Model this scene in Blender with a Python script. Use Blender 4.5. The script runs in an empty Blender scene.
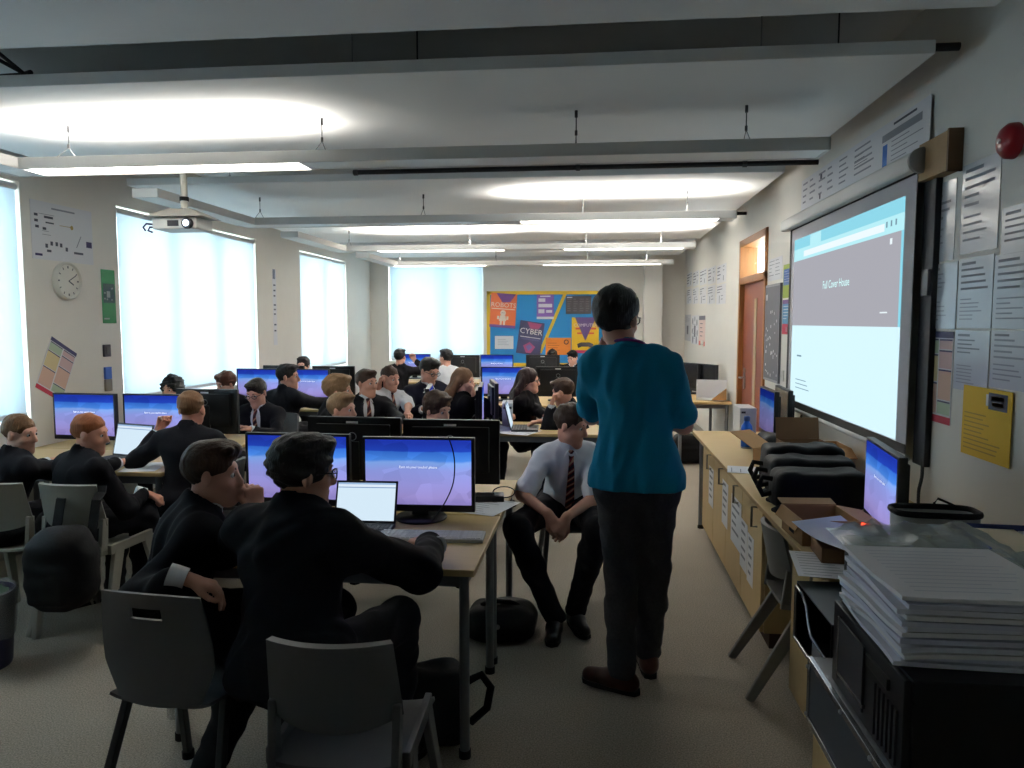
import bpy, bmesh, math, random
import numpy as np
from mathutils import Vector, Matrix
random.seed(7)
C = bpy.context.scene.collection
PI = math.pi

# ------------------------------------------------------------------ materials
MATS = {}
def lin(c):
    return tuple(((v/255)/12.92 if v/255 <= .04045 else ((v/255+.055)/1.055)**2.4) for v in c)
def mat(name, col, rough=.6, metal=0., noise=0., nscale=20., bump=0., spec=.4, emit=None, estr=1., trans=0., alpha=1., stretch=None):
    if name in MATS: return MATS[name]
    m = bpy.data.materials.new(name); m.use_nodes = True
    nt = m.node_tree; b = nt.nodes['Principled BSDF']
    c = (*lin(col), 1) if max(col) > 1.001 else (*col, 1)
    b.inputs['Base Color'].default_value = c
    b.inputs['Roughness'].default_value = rough; b.inputs['Metallic'].default_value = metal
    b.inputs['Specular IOR Level'].default_value = spec
    b.inputs['Transmission Weight'].default_value = trans; b.inputs['Alpha'].default_value = alpha
    if emit:
        b.inputs['Emission Color'].default_value = (*lin(emit), 1); b.inputs['Emission Strength'].default_value = estr
    if noise or bump:
        tc = nt.nodes.new('ShaderNodeTexCoord'); mp = nt.nodes.new('ShaderNodeMapping')
        n = nt.nodes.new('ShaderNodeTexNoise'); n.inputs['Scale'].default_value = nscale; n.inputs['Detail'].default_value = 4
        nt.links.new(tc.outputs['Object'], mp.inputs[0]); nt.links.new(mp.outputs[0], n.inputs['Vector'])
        if stretch: mp.inputs['Scale'].default_value = stretch
        if noise:
            mx = nt.nodes.new('ShaderNodeMix'); mx.data_type = 'RGBA'
            mx.inputs[6].default_value = tuple(max(0, v*(1-noise)) for v in c[:3]) + (1,)
            mx.inputs[7].default_value = tuple(min(1, v*(1+noise)) for v in c[:3]) + (1,)
            nt.links.new(n.outputs['Fac'], mx.inputs[0]); nt.links.new(mx.outputs[2], b.inputs['Base Color'])
        if bump:
            bp = nt.nodes.new('ShaderNodeBump'); bp.inputs['Strength'].default_value = bump; bp.inputs['Distance'].default_value = .01
            nt.links.new(n.outputs['Fac'], bp.inputs['Height']); nt.links.new(bp.outputs[0], b.inputs['Normal'])
    MATS[name] = m
    return m

# ------------------------------------------------------------------ tagging
def tag(o, label=None, cat=None, group=None, kind=None):
    if label: o['label'] = label
    if cat: o['category'] = cat
    if group: o['group'] = group
    if kind: o['kind'] = kind
    return o
def thing(name, label, cat, loc=(0, 0, 0), rz=0., group=None):
    o = bpy.data.objects.new(name, None); C.objects.link(o); o.empty_display_size = .05
    o.location = loc; o.rotation_euler = (0, 0, math.radians(rz))
    return tag(o, label, cat, group)
def link(name, me, parent=None, mats=()):
    for m in mats: me.materials.append(m)
    o = bpy.data.objects.new(name, me); C.objects.link(o)
    if parent is not None: o.parent = parent
    return o
def clone(root, loc, rz=0., label=None, group=None):
    r = root.copy(); C.objects.link(r); r.location = loc; r.rotation_euler = (0, 0, math.radians(rz))
    if label: r['label'] = label
    if group: r['group'] = group
    for ch in list(root.children):
        c = ch.copy(); C.objects.link(c); c.parent = r
        for g in list(ch.children):
            d = g.copy(); C.objects.link(d); d.parent = c
    return r

# ------------------------------------------------------------------ mesh builder
def rotz(a): return Matrix.Rotation(math.radians(a), 3, 'Z')
def rotx(a): return Matrix.Rotation(math.radians(a), 3, 'X')
def roty(a): return Matrix.Rotation(math.radians(a), 3, 'Y')
class MB:
    def __init__(s): s.v = []; s.f = []; s.mi = []; s.uv = {}
    def add(s, vs, fs, mi=0):
        n = len(s.v); s.v += [tuple(v) for v in vs]
        for f in fs: s.f.append(tuple(n+i for i in f)); s.mi.append(mi)
        return s
    def box(s, lo, hi, mi=0, R=None, o=(0, 0, 0)):
        x0, y0, z0 = lo; x1, y1, z1 = hi
        vs = [Vector(p) for p in ((x0,y0,z0),(x1,y0,z0),(x1,y1,z0),(x0,y1,z0),(x0,y0,z1),(x1,y0,z1),(x1,y1,z1),(x0,y1,z1))]
        o = Vector(o)
        vs = [(R @ v if R else v) + o for v in vs]
        return s.add(vs, ((0,3,2,1),(4,5,6,7),(0,1,5,4),(1,2,6,5),(2,3,7,6),(3,0,4,7)), mi)
    def quad(s, p, u, v, mi=0):
        """rectangle from corner p with edge vectors u, v (face normal u x v), with a 0..1 UV"""
        p, u, v = Vector(p), Vector(u), Vector(v)
        s.uv[len(s.f)] = ((0,0),(1,0),(1,1),(0,1))
        return s.add((p, p+u, p+u+v, p+v), ((0,1,2,3),), mi)
    def bar(s, a, b, w, d=None, mi=0, w2=None, d2=None, side=None):
        """tapered rectangular bar from a to b"""
        a, b = Vector(a), Vector(b); d = d or w; w2 = w2 or w; d2 = d2 or d
        t = (b-a).normalized(); x = Vector(side) if side else (Vector((1,0,0)) if abs(t.x) < .9 else Vector((0,1,0)))
        x = (x - t*x.dot(t)).normalized(); y = t.cross(x)
        vs = []
        for p, ww, dd in ((a, w, d), (b, w2, d2)):
            vs += [p - x*ww/2 - y*dd/2, p + x*ww/2 - y*dd/2, p + x*ww/2 + y*dd/2, p - x*ww/2 + y*dd/2]
        return s.add(vs, ((0,3,2,1),(4,5,6,7),(0,1,5,4),(1,2,6,5),(2,3,7,6),(3,0,4,7)), mi)
    def tube(s, pts, r, n=8, mi=0, closed=False):
        pts = [Vector(p) for p in pts]; rs = r if isinstance(r, (list, tuple)) else [r]*len(pts)
        vs = []; L = len(pts); prev = None
        for i, p in enumerate(pts):
            if closed: t = pts[(i+1) % L]-pts[i-1]
            else: t = pts[min(i+1, L-1)]-pts[max(i-1, 0)]
            t = t.normalized() if t.length > 1e-9 else Vector((0, 0, 1))
            x = prev if prev is not None else (Vector((0,0,1)) if abs(t.z) < .9 else Vector((1,0,0)))
            x = (x-t*x.dot(t)).normalized(); prev = x; y = t.cross(x)
            for k in range(n):
                a = 2*PI*k/n; vs.append(p + (x*math.cos(a)+y*math.sin(a))*rs[i])
        fs = []
        for i in range(L if closed else L-1):
            j = (i+1) % L
            for k in range(n): fs.append((i*n+k, i*n+(k+1) % n, j*n+(k+1) % n, j*n+k))
        if not closed: fs += [tuple(range(n))[::-1], tuple(range((L-1)*n, L*n))]
        return s.add(vs, fs, mi)
    def lathe(s, prof, o=(0,0,0), n=20, mi=0, R=None):
        o = Vector(o); vs = []
        for r, z in prof:
            for k in range(n):
                v = Vector((max(r,1e-4)*math.cos(2*PI*k/n), max(r,1e-4)*math.sin(2*PI*k/n), z)); vs.append((R @ v if R else v)+o)
        fs = []
        for i in range(len(prof)-1):
            for k in range(n): fs.append((i*n+k, i*n+(k+1) % n, (i+1)*n+(k+1) % n, (i+1)*n+k))
        fs += [tuple(range(n))[::-1], tuple(range((len(prof)-1)*n, len(prof)*n))]
        return s.add(vs, fs, mi)
    def prism(s, poly, h, o=(0,0,0), R=None, mi=0):
        """polygon in local xy extruded by h along local z"""
        o = Vector(o); n = len(poly)
        vs = [Vector((x, y, 0)) for x, y in poly]+[Vector((x, y, h)) for x, y in poly]
        vs = [(R @ v if R else v)+o for v in vs]
        return s.add(vs, [tuple(range(n))[::-1], tuple(range(n, 2*n))]+[(i, (i+1) % n, n+(i+1) % n, n+i) for i in range(n)], mi)
    def sheet(s, fn, nu, nv, th, hole=None, mi=0):
        """curved sheet of thickness th: fn(u,v) -> point, u,v in 0..1; hole(u,v) drops cells"""
        P = [[Vector(fn(i/nu, j/nv)) for j in range(nv+1)] for i in range(nu+1)]
        top, bot = [], []
        for i in range(nu+1):
            for j in range(nv+1):
                a = P[min(i+1,nu)][j]-P[max(i-1,0)][j]; b = P[i][min(j+1,nv)]-P[i][max(j-1,0)]
                n = a.cross(b); n = n.normalized() if n.length > 1e-12 else Vector((0,0,1))
                top.append(P[i][j]+n*th/2); bot.append(P[i][j]-n*th/2)
        N = len(top); W = nv+1; keep = set()
        for i in range(nu):
            for j in range(nv):
                if not (hole and hole((i+.5)/nu, (j+.5)/nv)): keep.add((i, j))
        fs = []
        for i, j in keep:
            q = (i*W+j, (i+1)*W+j, (i+1)*W+j+1, i*W+j+1)
            fs.append(q); fs.append(tuple(N+k for k in q[::-1]))
            for (di, dj), (e0, e1) in (((-1,0),(3,0)),((1,0),(1,2)),((0,-1),(0,1)),((0,1),(2,3))):
                if (i+di, j+dj) not in keep: fs.append((q[e1], q[e0], N+q[e0], N+q[e1]))
        return s.add(top+bot, fs, mi)
    def build(s, name, mats, parent=None, bevel=0., seg=2, smooth=None, label=None):
        me = bpy.data.meshes.new(name); me.from_pydata(s.v, [], s.f)
        mats = mats if isinstance(mats, (list, tuple)) else [mats]
        for i, p in enumerate(me.polygons): p.material_index = s.mi[i]
        if s.uv:
            ul = me.uv_layers.new(name='UVMap')
            for fi, uvs in s.uv.items():
                for li, uv in zip(me.polygons[fi].loop_indices, uvs): ul.data[li].uv = uv
        if bevel:
            bm = bmesh.new(); bm.from_mesh(me); bmesh.ops.recalc_face_normals(bm, faces=bm.faces)
            es = [e for e in bm.edges if len(e.link_faces) == 2 and e.calc_face_angle(0) > math.radians(35)]
            bmesh.ops.bevel(bm, geom=es, offset=bevel, segments=seg, profile=.6, affect='EDGES', clamp_overlap=True)
            bm.to_mesh(me); bm.free()
        if smooth:
            me.polygons.foreach_set('use_smooth', [True]*len(me.polygons))
            bm = bmesh.new(); bm.from_mesh(me)
            for e in bm.edges:
                if len(e.link_faces) == 2 and e.calc_face_angle(0) > math.radians(smooth): e.smooth = False
            bm.to_mesh(me); bm.free()
        me.update()
        o = link(name, me, parent, mats)
        if label: o['label'] = label
        return o
def arc(c, r, a0, a1, n, ax='xy'):
    out = []
    for i in range(n+1):
        a = math.radians(a0+(a1-a0)*i/n); p = [c[0], c[1], c[2]]
        i0, i1 = {'xy': (0,1), 'xz': (0,2), 'yz': (1,2)}[ax]
        p[i0] += r*math.cos(a); p[i1] += r*math.sin(a); out.append(tuple(p))
    return out
def text(body, name, o, right, up, size, m, parent, depth=.0006, align='LEFT', label=None):
    cu = bpy.data.curves.new(name, 'FONT'); cu.body = body; cu.size = size; cu.extrude = depth; cu.align_x = align; cu.resolution_u = 2
    cu.materials.append(m)
    tmp = bpy.data.objects.new('tmp', cu); C.objects.link(tmp); bpy.context.view_layer.update()
    me = bpy.data.meshes.new_from_object(tmp.evaluated_get(bpy.context.evaluated_depsgraph_get())); bpy.data.objects.remove(tmp); bpy.data.curves.remove(cu)
    t = bpy.data.objects.new(name, me); C.objects.link(t)
    if not me.materials: me.materials.append(m)
    r, u = Vector(right).normalized(), Vector(up).normalized(); n = r.cross(u)
    M4 = Matrix(((r.x,u.x,n.x,o[0]),(r.y,u.y,n.y,o[1]),(r.z,u.z,n.z,o[2]),(0,0,0,1)))
    if parent is not None: t.parent = parent
    t.matrix_local = M4
    if label: t['label'] = label
    return t

# ------------------------------------------------------------------ distance-field solids, for bodies and cloth
class Field:
    def __init__(s, lo, hi, vox):
        s.vox = vox; s.ax = [np.arange(lo[i], hi[i]+vox, vox, dtype=np.float32) for i in range(3)]
        s.lo = np.array([a[0] for a in s.ax]); s.F = np.full([len(a) for a in s.ax], 1., np.float32)
    def _sub(s, lo, hi):
        sl = []
        for i in range(3):
            a = max(0, int((lo[i]-s.lo[i])/s.vox)-1); b = min(len(s.ax[i]), int((hi[i]-s.lo[i])/s.vox)+3)
            if b-a < 2: return None
            sl.append(slice(a, b))
        X, Y, Z = (s.ax[i][sl[i]] for i in range(3))
        return tuple(sl), X[:,None,None], Y[None,:,None], Z[None,None,:]
    def _ap(s, sl, d, k, op):
        a = s.F[sl]
        if op == 'u':
            h = np.maximum(k-np.abs(a-d), 0)/k; s.F[sl] = np.minimum(a, d)-h*h*k*.25
        elif op == 's':
            h = np.maximum(k-np.abs(a+d), 0)/k; s.F[sl] = np.maximum(a, -d)+h*h*k*.25
    def cap(s, a, b, ra, rb, k=.02, flat=1., R=None, op='u'):
        a = np.array(a, float); b = np.array(b, float); m = max(ra, rb)+.05
        q = s._sub(np.minimum(a, b)-m, np.maximum(a, b)+m)
        if q is None: return s
        sl, X, Y, Z = q
        X = X-a[0]; Y = Y-a[1]; Z = Z-a[2]; e = b-a
        if R is not None:
            R = np.array(R); X, Y, Z = (X*R[0,i]+Y*R[1,i]+Z*R[2,i] for i in range(3)); e = R.T @ e
        if flat != 1: Y = Y/flat; e = e*np.array([1, 1/flat, 1])
        ee = max(float(e @ e), 1e-9)
        t = np.clip((X*e[0]+Y*e[1]+Z*e[2])/ee, 0, 1)
        d = np.sqrt((X-t*e[0])**2+(Y-t*e[1])**2+(Z-t*e[2])**2)-(ra+(rb-ra)*t)
        if flat < 1: d = d*(.5+.5*flat)
        s._ap(sl, d.astype(np.float32), k, op); return s
    def ell(s, c, r, R=None, k=.02, op='u'):
        c = np.array(c, float); m = max(r)+.05
        q = s._sub(c-m, c+m)
        if q is None: return s
        sl, X, Y, Z = q
        X = X-c[0]; Y = Y-c[1]; Z = Z-c[2]
        if R is not None:
            R = np.array(R); X, Y, Z = (X*R[0,i]+Y*R[1,i]+Z*R[2,i] for i in range(3))
        k0 = np.sqrt((X/r[0])**2+(Y/r[1])**2+(Z/r[2])**2); k1 = np.sqrt((X/r[0]**2)**2+(Y/r[1]**2)**2+(Z/r[2]**2)**2)+1e-6
        s._ap(sl, (k0*(k0-1)/k1).astype(np.float32), k, op); return s
    def rbox(s, c, h, r, R=None, k=.01, op='u'):
        c = np.array(c, float); m = float(np.linalg.norm(h))+r+.05
        q = s._sub(c-m, c+m)
        if q is None: return s
        sl, X, Y, Z = q
        X = X-c[0]; Y = Y-c[1]; Z = Z-c[2]
        if R is not None:
            R = np.array(R); X, Y, Z = (X*R[0,i]+Y*R[1,i]+Z*R[2,i] for i in range(3))
        qx, qy, qz = (np.abs(v)-hh for v, hh in zip((X, Y, Z), h))
        d = np.sqrt(np.maximum(qx,0)**2+np.maximum(qy,0)**2+np.maximum(qz,0)**2)+np.minimum(np.maximum(np.maximum(qx,qy),qz),0)-r
        s._ap(sl, d.astype(np.float32), k, op); return s
    def cut(s, p, n):
        """drop everything on the +n side of the plane through p"""
        X, Y, Z = s.ax[0][:,None,None]-p[0], s.ax[1][None,:,None]-p[1], s.ax[2][None,None,:]-p[2]
        s.F = np.maximum(s.F, (X*n[0]+Y*n[1]+Z*n[2]).astype(np.float32)); return s
    def wob(s, amp, freq, seed=0, aniso=(1, 1, 1)):
        r = np.random.RandomState(seed); X, Y, Z = (s.ax[i]*freq*aniso[i] for i in range(3))
        X = X[:,None,None]; Y = Y[None,:,None]; Z = Z[None,None,:]; w = 0
        for _ in range(4):
            a = r.randn(3); b = r.rand()*6.28; c = r.randn(3)
            w = w+np.sin(X*a[0]+Y*a[1]+Z*a[2]+b+1.3*np.sin(X*c[0]+Y*c[1]+Z*c[2]))
        near = np.abs(s.F) < .08
        s.F = np.where(near, s.F+np.minimum(amp*.28*w-amp*.25, amp*.15).astype(np.float32), s.F); return s
    def march(s, p, d, mx=.4):
        """distance along d from p (inside) to the surface"""
        p = np.array(p, float); d = np.array(d, float); t = 0.
        while t < mx:
            i = np.round((p+d*t-s.lo)/s.vox).astype(int)
            if (i < 0).any() or (i >= s.F.shape).any() or s.F[tuple(i)] > 0: return t
            t += s.vox*.5
        return t
    def mesh(s):
        F = s.F.copy(); F[0] = F[-1] = 1; F[:,0] = F[:,-1] = 1; F[:,:,0] = F[:,:,-1] = 1
        I = F < 0; nx, ny, nz = (n-1 for n in F.shape)
        cnt = np.zeros((nx, ny, nz), np.int8)
        for i in (0,1):
            for j in (0,1):
                for k in (0,1): cnt += I[i:nx+i, j:ny+j, k:nz+k]
        act = (cnt > 0) & (cnt < 8); idx = np.argwhere(act)
        ids = np.full(act.shape, -1, np.int64); ids[act] = np.arange(len(idx))
        P = np.zeros((len(idx), 3)); W = np.zeros(len(idx)); a, b, c = idx.T
        for ax in range(3):
            for u in (0,1):
                for v in (0,1):
                    o = [0,0,0]; o[(ax+1) % 3] = u; o[(ax+2) % 3] = v; e = list(o); e[ax] = 1
                    f0 = F[a+o[0], b+o[1], c+o[2]]; f1 = F[a+e[0], b+e[1], c+e[2]]
                    m = (f0 < 0) != (f1 < 0); t = np.where(m, f0/np.where(m, f0-f1, 1), 0)
                    q = np.tile(np.array(o, float), (len(idx), 1)); q[:, ax] += t
                    P[m] += q[m]; W[m] += 1
        P = P/W[:,None]+idx; V = s.lo+P*s.vox
        Q = []
        for ax in range(3):
            u, v = (ax+1) % 3, (ax+2) % 3
            s0 = [slice(1, -1)]*3; s0[ax] = slice(0, -1); s1 = list(s0); s1[ax] = slice(1, None)
            A, B = I[tuple(s0)], I[tuple(s1)]
            for flip, M in ((False, A & ~B), (True, ~A & B)):
                e = np.argwhere(M); off = [1,1,1]; off[ax] = 0; e = e+np.array(off)
                if not len(e): continue
                def cell(du, dv):
                    g = e.copy(); g[:,u] += du; g[:,v] += dv; return ids[g[:,0], g[:,1], g[:,2]]
                q = np.stack([cell(-1,-1), cell(0,-1), cell(0,0), cell(-1,0)], 1)
                Q.append(q[:, ::-1] if flip else q)
        return V, (np.concatenate(Q) if Q else np.zeros((0,4), int))
    def build(s, name, mats, parent=None, M4=None, label=None):
        V, Q = s.mesh(); me = bpy.data.meshes.new(name)
        me.vertices.add(len(V)); me.vertices.foreach_set('co', V.astype(np.float32).ravel())
        me.loops.add(len(Q)*4); me.loops.foreach_set('vertex_index', Q.astype(np.int32).ravel())
        me.polygons.add(len(Q)); me.polygons.foreach_set('loop_start', np.arange(0, len(Q)*4, 4, dtype=np.int32))
        me.polygons.foreach_set('loop_total', np.full(len(Q), 4, np.int32))
        me.update(calc_edges=True); me.validate()
        me.polygons.foreach_set('use_smooth', [True]*len(me.polygons))
        if M4 is not None: me.transform(M4)
        o = link(name, me, parent, mats if isinstance(mats, (list, tuple)) else [mats])
        if label: o['label'] = label
        return o
# ------------------------------------------------------------------ people
SKIN = [mat('skin_fair', (214,160,138), .55, noise=.06, nscale=30), mat('skin_pink', (222,158,134), .55, noise=.06, nscale=30), mat('skin_tan', (170,116,88), .55, noise=.06, nscale=30)]
HAIRM = {}
def hairmat(k, col):
    if k not in HAIRM: HAIRM[k] = mat('hair_'+k, col, .55, noise=.45, nscale=60, bump=.5, spec=.3, stretch=(3,1,.5))
    return HAIRM[k]
HC = dict(dark=(28,22,20), black=(16,14,15), brown=(66,46,34), light=(118,86,58), sandy=(130,102,72), ginger=(150,88,52), auburn=(84,48,34), long_light=(122,88,64), long_dark=(50,32,30))
BLAZER = mat('blazer_cloth', (23,23,28), .88, noise=.2, nscale=90, spec=.15)
NAVY = mat('navy_cloth', (26,28,44), .88, noise=.2, nscale=90, spec=.15)
BLACKTOP = mat('black_jumper', (20,19,22), .9, noise=.2, nscale=120, spec=.12)
TROUS = mat('black_trousers', (30,30,34), .85, noise=.25, nscale=70, spec=.15)
JEANS = mat('charcoal_jeans', (62,62,66), .85, noise=.3, nscale=90, bump=.1, spec=.15)
SHIRT = mat('white_shirt', (232,233,238), .8, noise=.03, nscale=40, spec=.2)
POLO = mat('teal_polo', (0,116,152), .8, noise=.1, nscale=160, bump=.08, spec=.2)
SHOE = mat('black_shoe_leather', (18,17,18), .35, noise=.2, nscale=40)
BROWNSHOE = mat('brown_shoe_leather', (70,36,24), .4, noise=.3, nscale=30)
SOLE = mat('shoe_sole', (20,18,17), .8)
EYEW = mat('eye_white', (225,222,218), .2); EYED = mat('eye_iris', (30,24,20), .2)
GLASSF = mat('glasses_frame', (14,13,16), .3)
LENS = mat('glasses_lens', (235,240,245), .05, trans=0., alpha=.12, spec=.6)
LIP = mat('lip_skin', (176,104,98), .5)
def striped_tie():
    m = mat('striped_tie', (80,20,30), .6); nt = m.node_tree; b = nt.nodes['Principled BSDF']
    tc = nt.nodes.new('ShaderNodeTexCoord'); w = nt.nodes.new('ShaderNodeTexWave'); w.bands_direction = 'DIAGONAL'; w.inputs['Scale'].default_value = 11
    w.wave_profile = 'SIN'
    r = nt.nodes.new('ShaderNodeValToRGB'); r.color_ramp.interpolation = 'CONSTANT'
    r.color_ramp.elements[0].color = (*lin((40,14,22)),1); r.color_ramp.elements[1].position = .38; r.color_ramp.elements[1].color = (*lin((120,30,42)),1)
    e = r.color_ramp.elements.new(.86); e.color = (*lin((190,150,120)),1)
    nt.links.new(tc.outputs['Object'], w.inputs[0]); nt.links.new(w.outputs[1], r.inputs[0]); nt.links.new(r.outputs[0], b.inputs['Base Color'])
    return m
TIE = striped_tie()
LANYARD = mat('purple_lanyard', (110,30,120), .6)
def V3(*a): return np.array(a, float)
def unit(v): v = np.array(v, float); return v/max(np.linalg.norm(v), 1e-9)
def rz3(d): return np.array(rotz(d))
def ik(S, W, l1, l2, hint):
    d = W-S; L = np.linalg.norm(d); mx = (l1+l2)*.995
    if L > mx: W = S+d/L*mx; d = W-S; L = mx
    u = d/L; a = (l1*l1-l2*l2+L*L)/(2*L); h = math.sqrt(max(l1*l1-a*a, 1e-6))
    hn = np.array(hint, float); hn = unit(hn-u*(hn @ u))
    return S+u*a+hn*h, W
def hand_prims(F, W, d, n, side, s, curl, g=0.):
    """palm, four fingers and a thumb from wrist W; d along the hand, n out of the palm, side=+1 when the thumb is on d x n"""
    d = unit(d); n = unit(np.array(n)-d*(np.array(n) @ d)); x = np.cross(d, n)*side
    for i, (off, ln) in enumerate(((.030,.078),(.010,.086),(-.010,.080),(-.028,.064))):
        k0 = W+x*off*.55*s; k1 = W+d*(.088-.004*abs(i-1))*s+x*off*s
        F.cap(k0, k1, .0125*s, .0115*s, .012)
        p = k1; a = 0.; bend = math.radians((28, 42, 30)[0]+62*curl)*1.
        for j, fr in enumerate((.45,.32,.23)):
            a += (bend*.8 if j == 0 else bend*(1. if curl > .5 else .55))*min(1, curl*1.25+.1)
            q = p+(d*math.cos(a)+n*math.sin(a)+x*off*.8*(1-curl))*ln*fr*s
            F.cap(p, q, (.0092-.0008*j)*s, (.0088-.0010*j)*s, .004); p = q
    t0 = W+d*.02*s+x*.022*s; t1 = W+d*.055*s+x*.046*s+n*.014*s
    t2 = t1+(d*.030+x*.010*(1-curl)+n*.014*(.4+curl)-x*.012*curl)*s; t3 = t2+(d*.024-x*.010*curl+n*.012*curl)*s
    F.cap(t0, t1, .015*s, .0115*s, .010); F.cap(t1, t2, .011*s, .0098*s, .005); F.cap(t2, t3, .0098*s, .008*s, .004)
    F.cap(W-d*.02*s, W+d*.03*s, .024*s, .02*s, .015, flat=.8)

def person(label, head, face=0, torso=0, lean=12, pitch=0, roll=0, s=.94, pose='sit', top='blazer', hair='brown', style='short', skin=0,
           lh=None, rh=None, lcurl=.45, rcurl=.45, lelb=(-.6,-.5,-.6), relb=(.6,-.5,-.6), lpalm=None, rpalm=None, lhd=None, rhd=None, knees=None, feet=None, footyaw=(8,-8),
           tie=False, glasses=False, vox=.009, cvox=.012, seat=.455, seed=1, legs=True, group=None, shoulders=1., brows=True, hs=1., side=0., hoff=0., bulk=0.):
    S = s; SH = s*hs
    hz = (seat+.085*S) if pose == 'sit' else .92*S
    Rt = rz3(torso); Rl = rz3(face-torso)
    l = math.radians(lean); sd_ = math.radians(side); up = unit(V3(math.sin(sd_), math.sin(l)*math.cos(sd_), math.cos(l)*math.cos(sd_))); fwd = V3(0, math.cos(l), -math.sin(l)); rt = V3(1, 0, 0)
    H0 = V3(0, 0, hz)
    def head_rel(Ls):
        nb = H0+up*Ls; l2 = l*.5
        return nb, nb+V3(0, math.sin(l2)*.6+.12, math.cos(l2))*0+V3(0, math.sin(l2), math.cos(l2))*.150*S+V3(hoff,.018*S,0)
    Ls = .50*S; nb, hc = head_rel(Ls)
    dz = head[2]-hc[2]; Ls2 = min(max(Ls+dz/math.cos(l), .36*S), .62*S); nb, hc = head_rel(Ls2)
    if abs(head[2]-hc[2]) > .02: print('PERSON z off %.3f' % (head[2]-hc[2]), label)
    # --- root
    off = Rt @ hc; root = V3(head[0]-off[0], head[1]-off[1], 0)
    toloc = lambda w: Rt.T @ (np.array(w, float)-root)
    ls = Ls2/(.5*S)
    hp = math.radians(pitch)
    Hr = Rl @ np.array(roty(roll)) @ np.array(rotx(-pitch))      # columns: side, forward, up of the head
    hp_ = lambda x, y, z: hc+Hr @ (np.array([x, y, z])*SH)
    sh = [nb-up*.055*S+rt*sg*.165*S*shoulders for sg in (-1, 1)]
    hips = [H0+rt*sg*.088*S for sg in (-1, 1)]
    # --- arms
    l1, l2_ = .285*S, .25*S; arms = []
    for i, (W, hint, pal, hd, cu) in enumerate(((lh, lelb, lpalm, lhd, lcurl), (rh, relb, rpalm, rhd, rcurl))):
        sg = -1 if i == 0 else 1
        Wl = toloc(W) if W is not None else (hips[i]+V3(sg*.05, .30, .07)*S if pose == 'sit' else hips[i]+V3(sg*.12, .06, -.05)*S)
        E_, Wl = ik(sh[i], Wl, l1, l2_, hint)
        d = unit(Wl-E_) if hd is None else unit(Rt.T @ np.array(hd, float))
        n = (Rt.T @ np.array(pal, float)) if pal is not None else V3(0, 0, -1)
        if abs(unit(n) @ d) > .95: n = V3(0, -1, 0)
        arms.append((sh[i], E_, Wl, d, n, sg, cu))
    # --- legs
    lg = []
    for i in (0, 1):
        sg = -1 if i == 0 else 1
        if pose == 'sit':
            K = toloc(knees[i]) if knees else hips[i]+V3(sg*.05, .42*S, .005)
            A = toloc(feet[i]) if feet else K+V3(0, -.04, 0); A = V3(A[0], A[1], .085)
            if not feet and K[2] > .2: pass
        else:
            A = toloc(feet[i]); K, A = ik(hips[i], V3(A[0], A[1], A[2]), .43*S, .42*S, (0, 1, 0))
        lg.append((hips[i], K, A))
    pts = [nb, hc+V3(0,0,.14), hc-V3(.13,.13,0), hc+V3(.13,.13,0)]+sh+hips+[q for a in arms for q in a[1:3]]+[a[2]+a[3]*.2*S for a in arms]+[q for g in lg for q in g[1:]]
    lo = np.min(pts, 0)-.16; hi = np.max(pts, 0)+.16; lo[2] = min(lo[2], 0.0)
    T = np.stack([rt, fwd, up], 1)
    def torso_p(F, g):
        k = .05
        F.cap(hips[0]*.9+hips[1]*.1, hips[1]*.9+hips[0]*.1, .105*S+g, .105*S+g, k, flat=.92, R=T)
        F.cap(H0+up*.03*S, H0+up*.20*S*ls, .118*S+g, .112*S+g, k, flat=.78, R=T)
        F.cap(H0+up*.20*S*ls, H0+up*.36*S*ls, .112*S+g, .135*S+g, k, flat=.72, R=T)
        F.cap(sh[0]*.62+sh[1]*.38-up*.05*S, sh[1]*.62+sh[0]*.38-up*.05*S, .088*S+g, .088*S+g, k, flat=.95, R=T)
        F.cap(sh[0]*.95+sh[1]*.05, sh[1]*.95+sh[0]*.05, .050*S+g, .050*S+g, k)
        for q in sh: F.cap(nb+up*.012*S-fwd*.006, q, .045*S+g*.7, .040*S+g, .04)
    def arm_p(F, g, t0=0., upto=2., k=.02):
        for (q, e, w, d, n, sg, cu) in arms:
            if upto <= 1: F.cap(q, q+(e-q)*upto, .050*S+g, .046*S+g*1.25, k); continue
            F.cap(q, e, .049*S+g, .039*S+g, k); F.cap(e, e+(w-e)*(upto-1), .039*S+g, (.039-.014*(upto-1))*S+g, k)
    def leg_p(F, g, k=.03, upto=1.):
        for (h, K, A) in lg:
            F.cap(h, K, .083*S+g, .056*S+g, k); A2 = K+(A-K)*upto
            F.cap(K, A2, .054*S+g, (.040*S+g*1.2), k)
            F.cap(K+(A-K)*.15-V3(0,.012,0), K+(A-K)*.45-V3(0,.012,0), .052*S+g, .046*S+g, k)
    # --- body: one surface
    F = Field(lo, hi, vox)
    torso_p(F, -.012); arm_p(F, -.007 if top in ('blazer', 'navy', 'jumper') else 0)
    leg_p(F, -.014, upto=.93)
    F.cap(nb-up*.03*S, hc+Hr @ V3(0,-.020,-.055)*S, .056*S, .050*S, .03)
    for (q, e, w, d, n, sg, cu) in arms: hand_prims(F, w+d*.012, d, n, -sg, S, cu)
    F.ell(hp_(0,-.014,.036), V3(.074,.094,.084)*SH, Hr, .02)
    F.ell(hp_(0,.030,-.034), V3(.058,.062,.080)*SH, Hr, .04)
    F.cap(hp_(-.042,.018,-.070), hp_(0,.068,-.100), .018*SH, .019*SH, .03); F.cap(hp_(.042,.018,-.070), hp_(0,.068,-.100), .018*SH, .019*SH, .03)
    F.cap(hp_(-.034,.074,.026), hp_(.034,.074,.026), .013*SH, .013*SH, .018)
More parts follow.
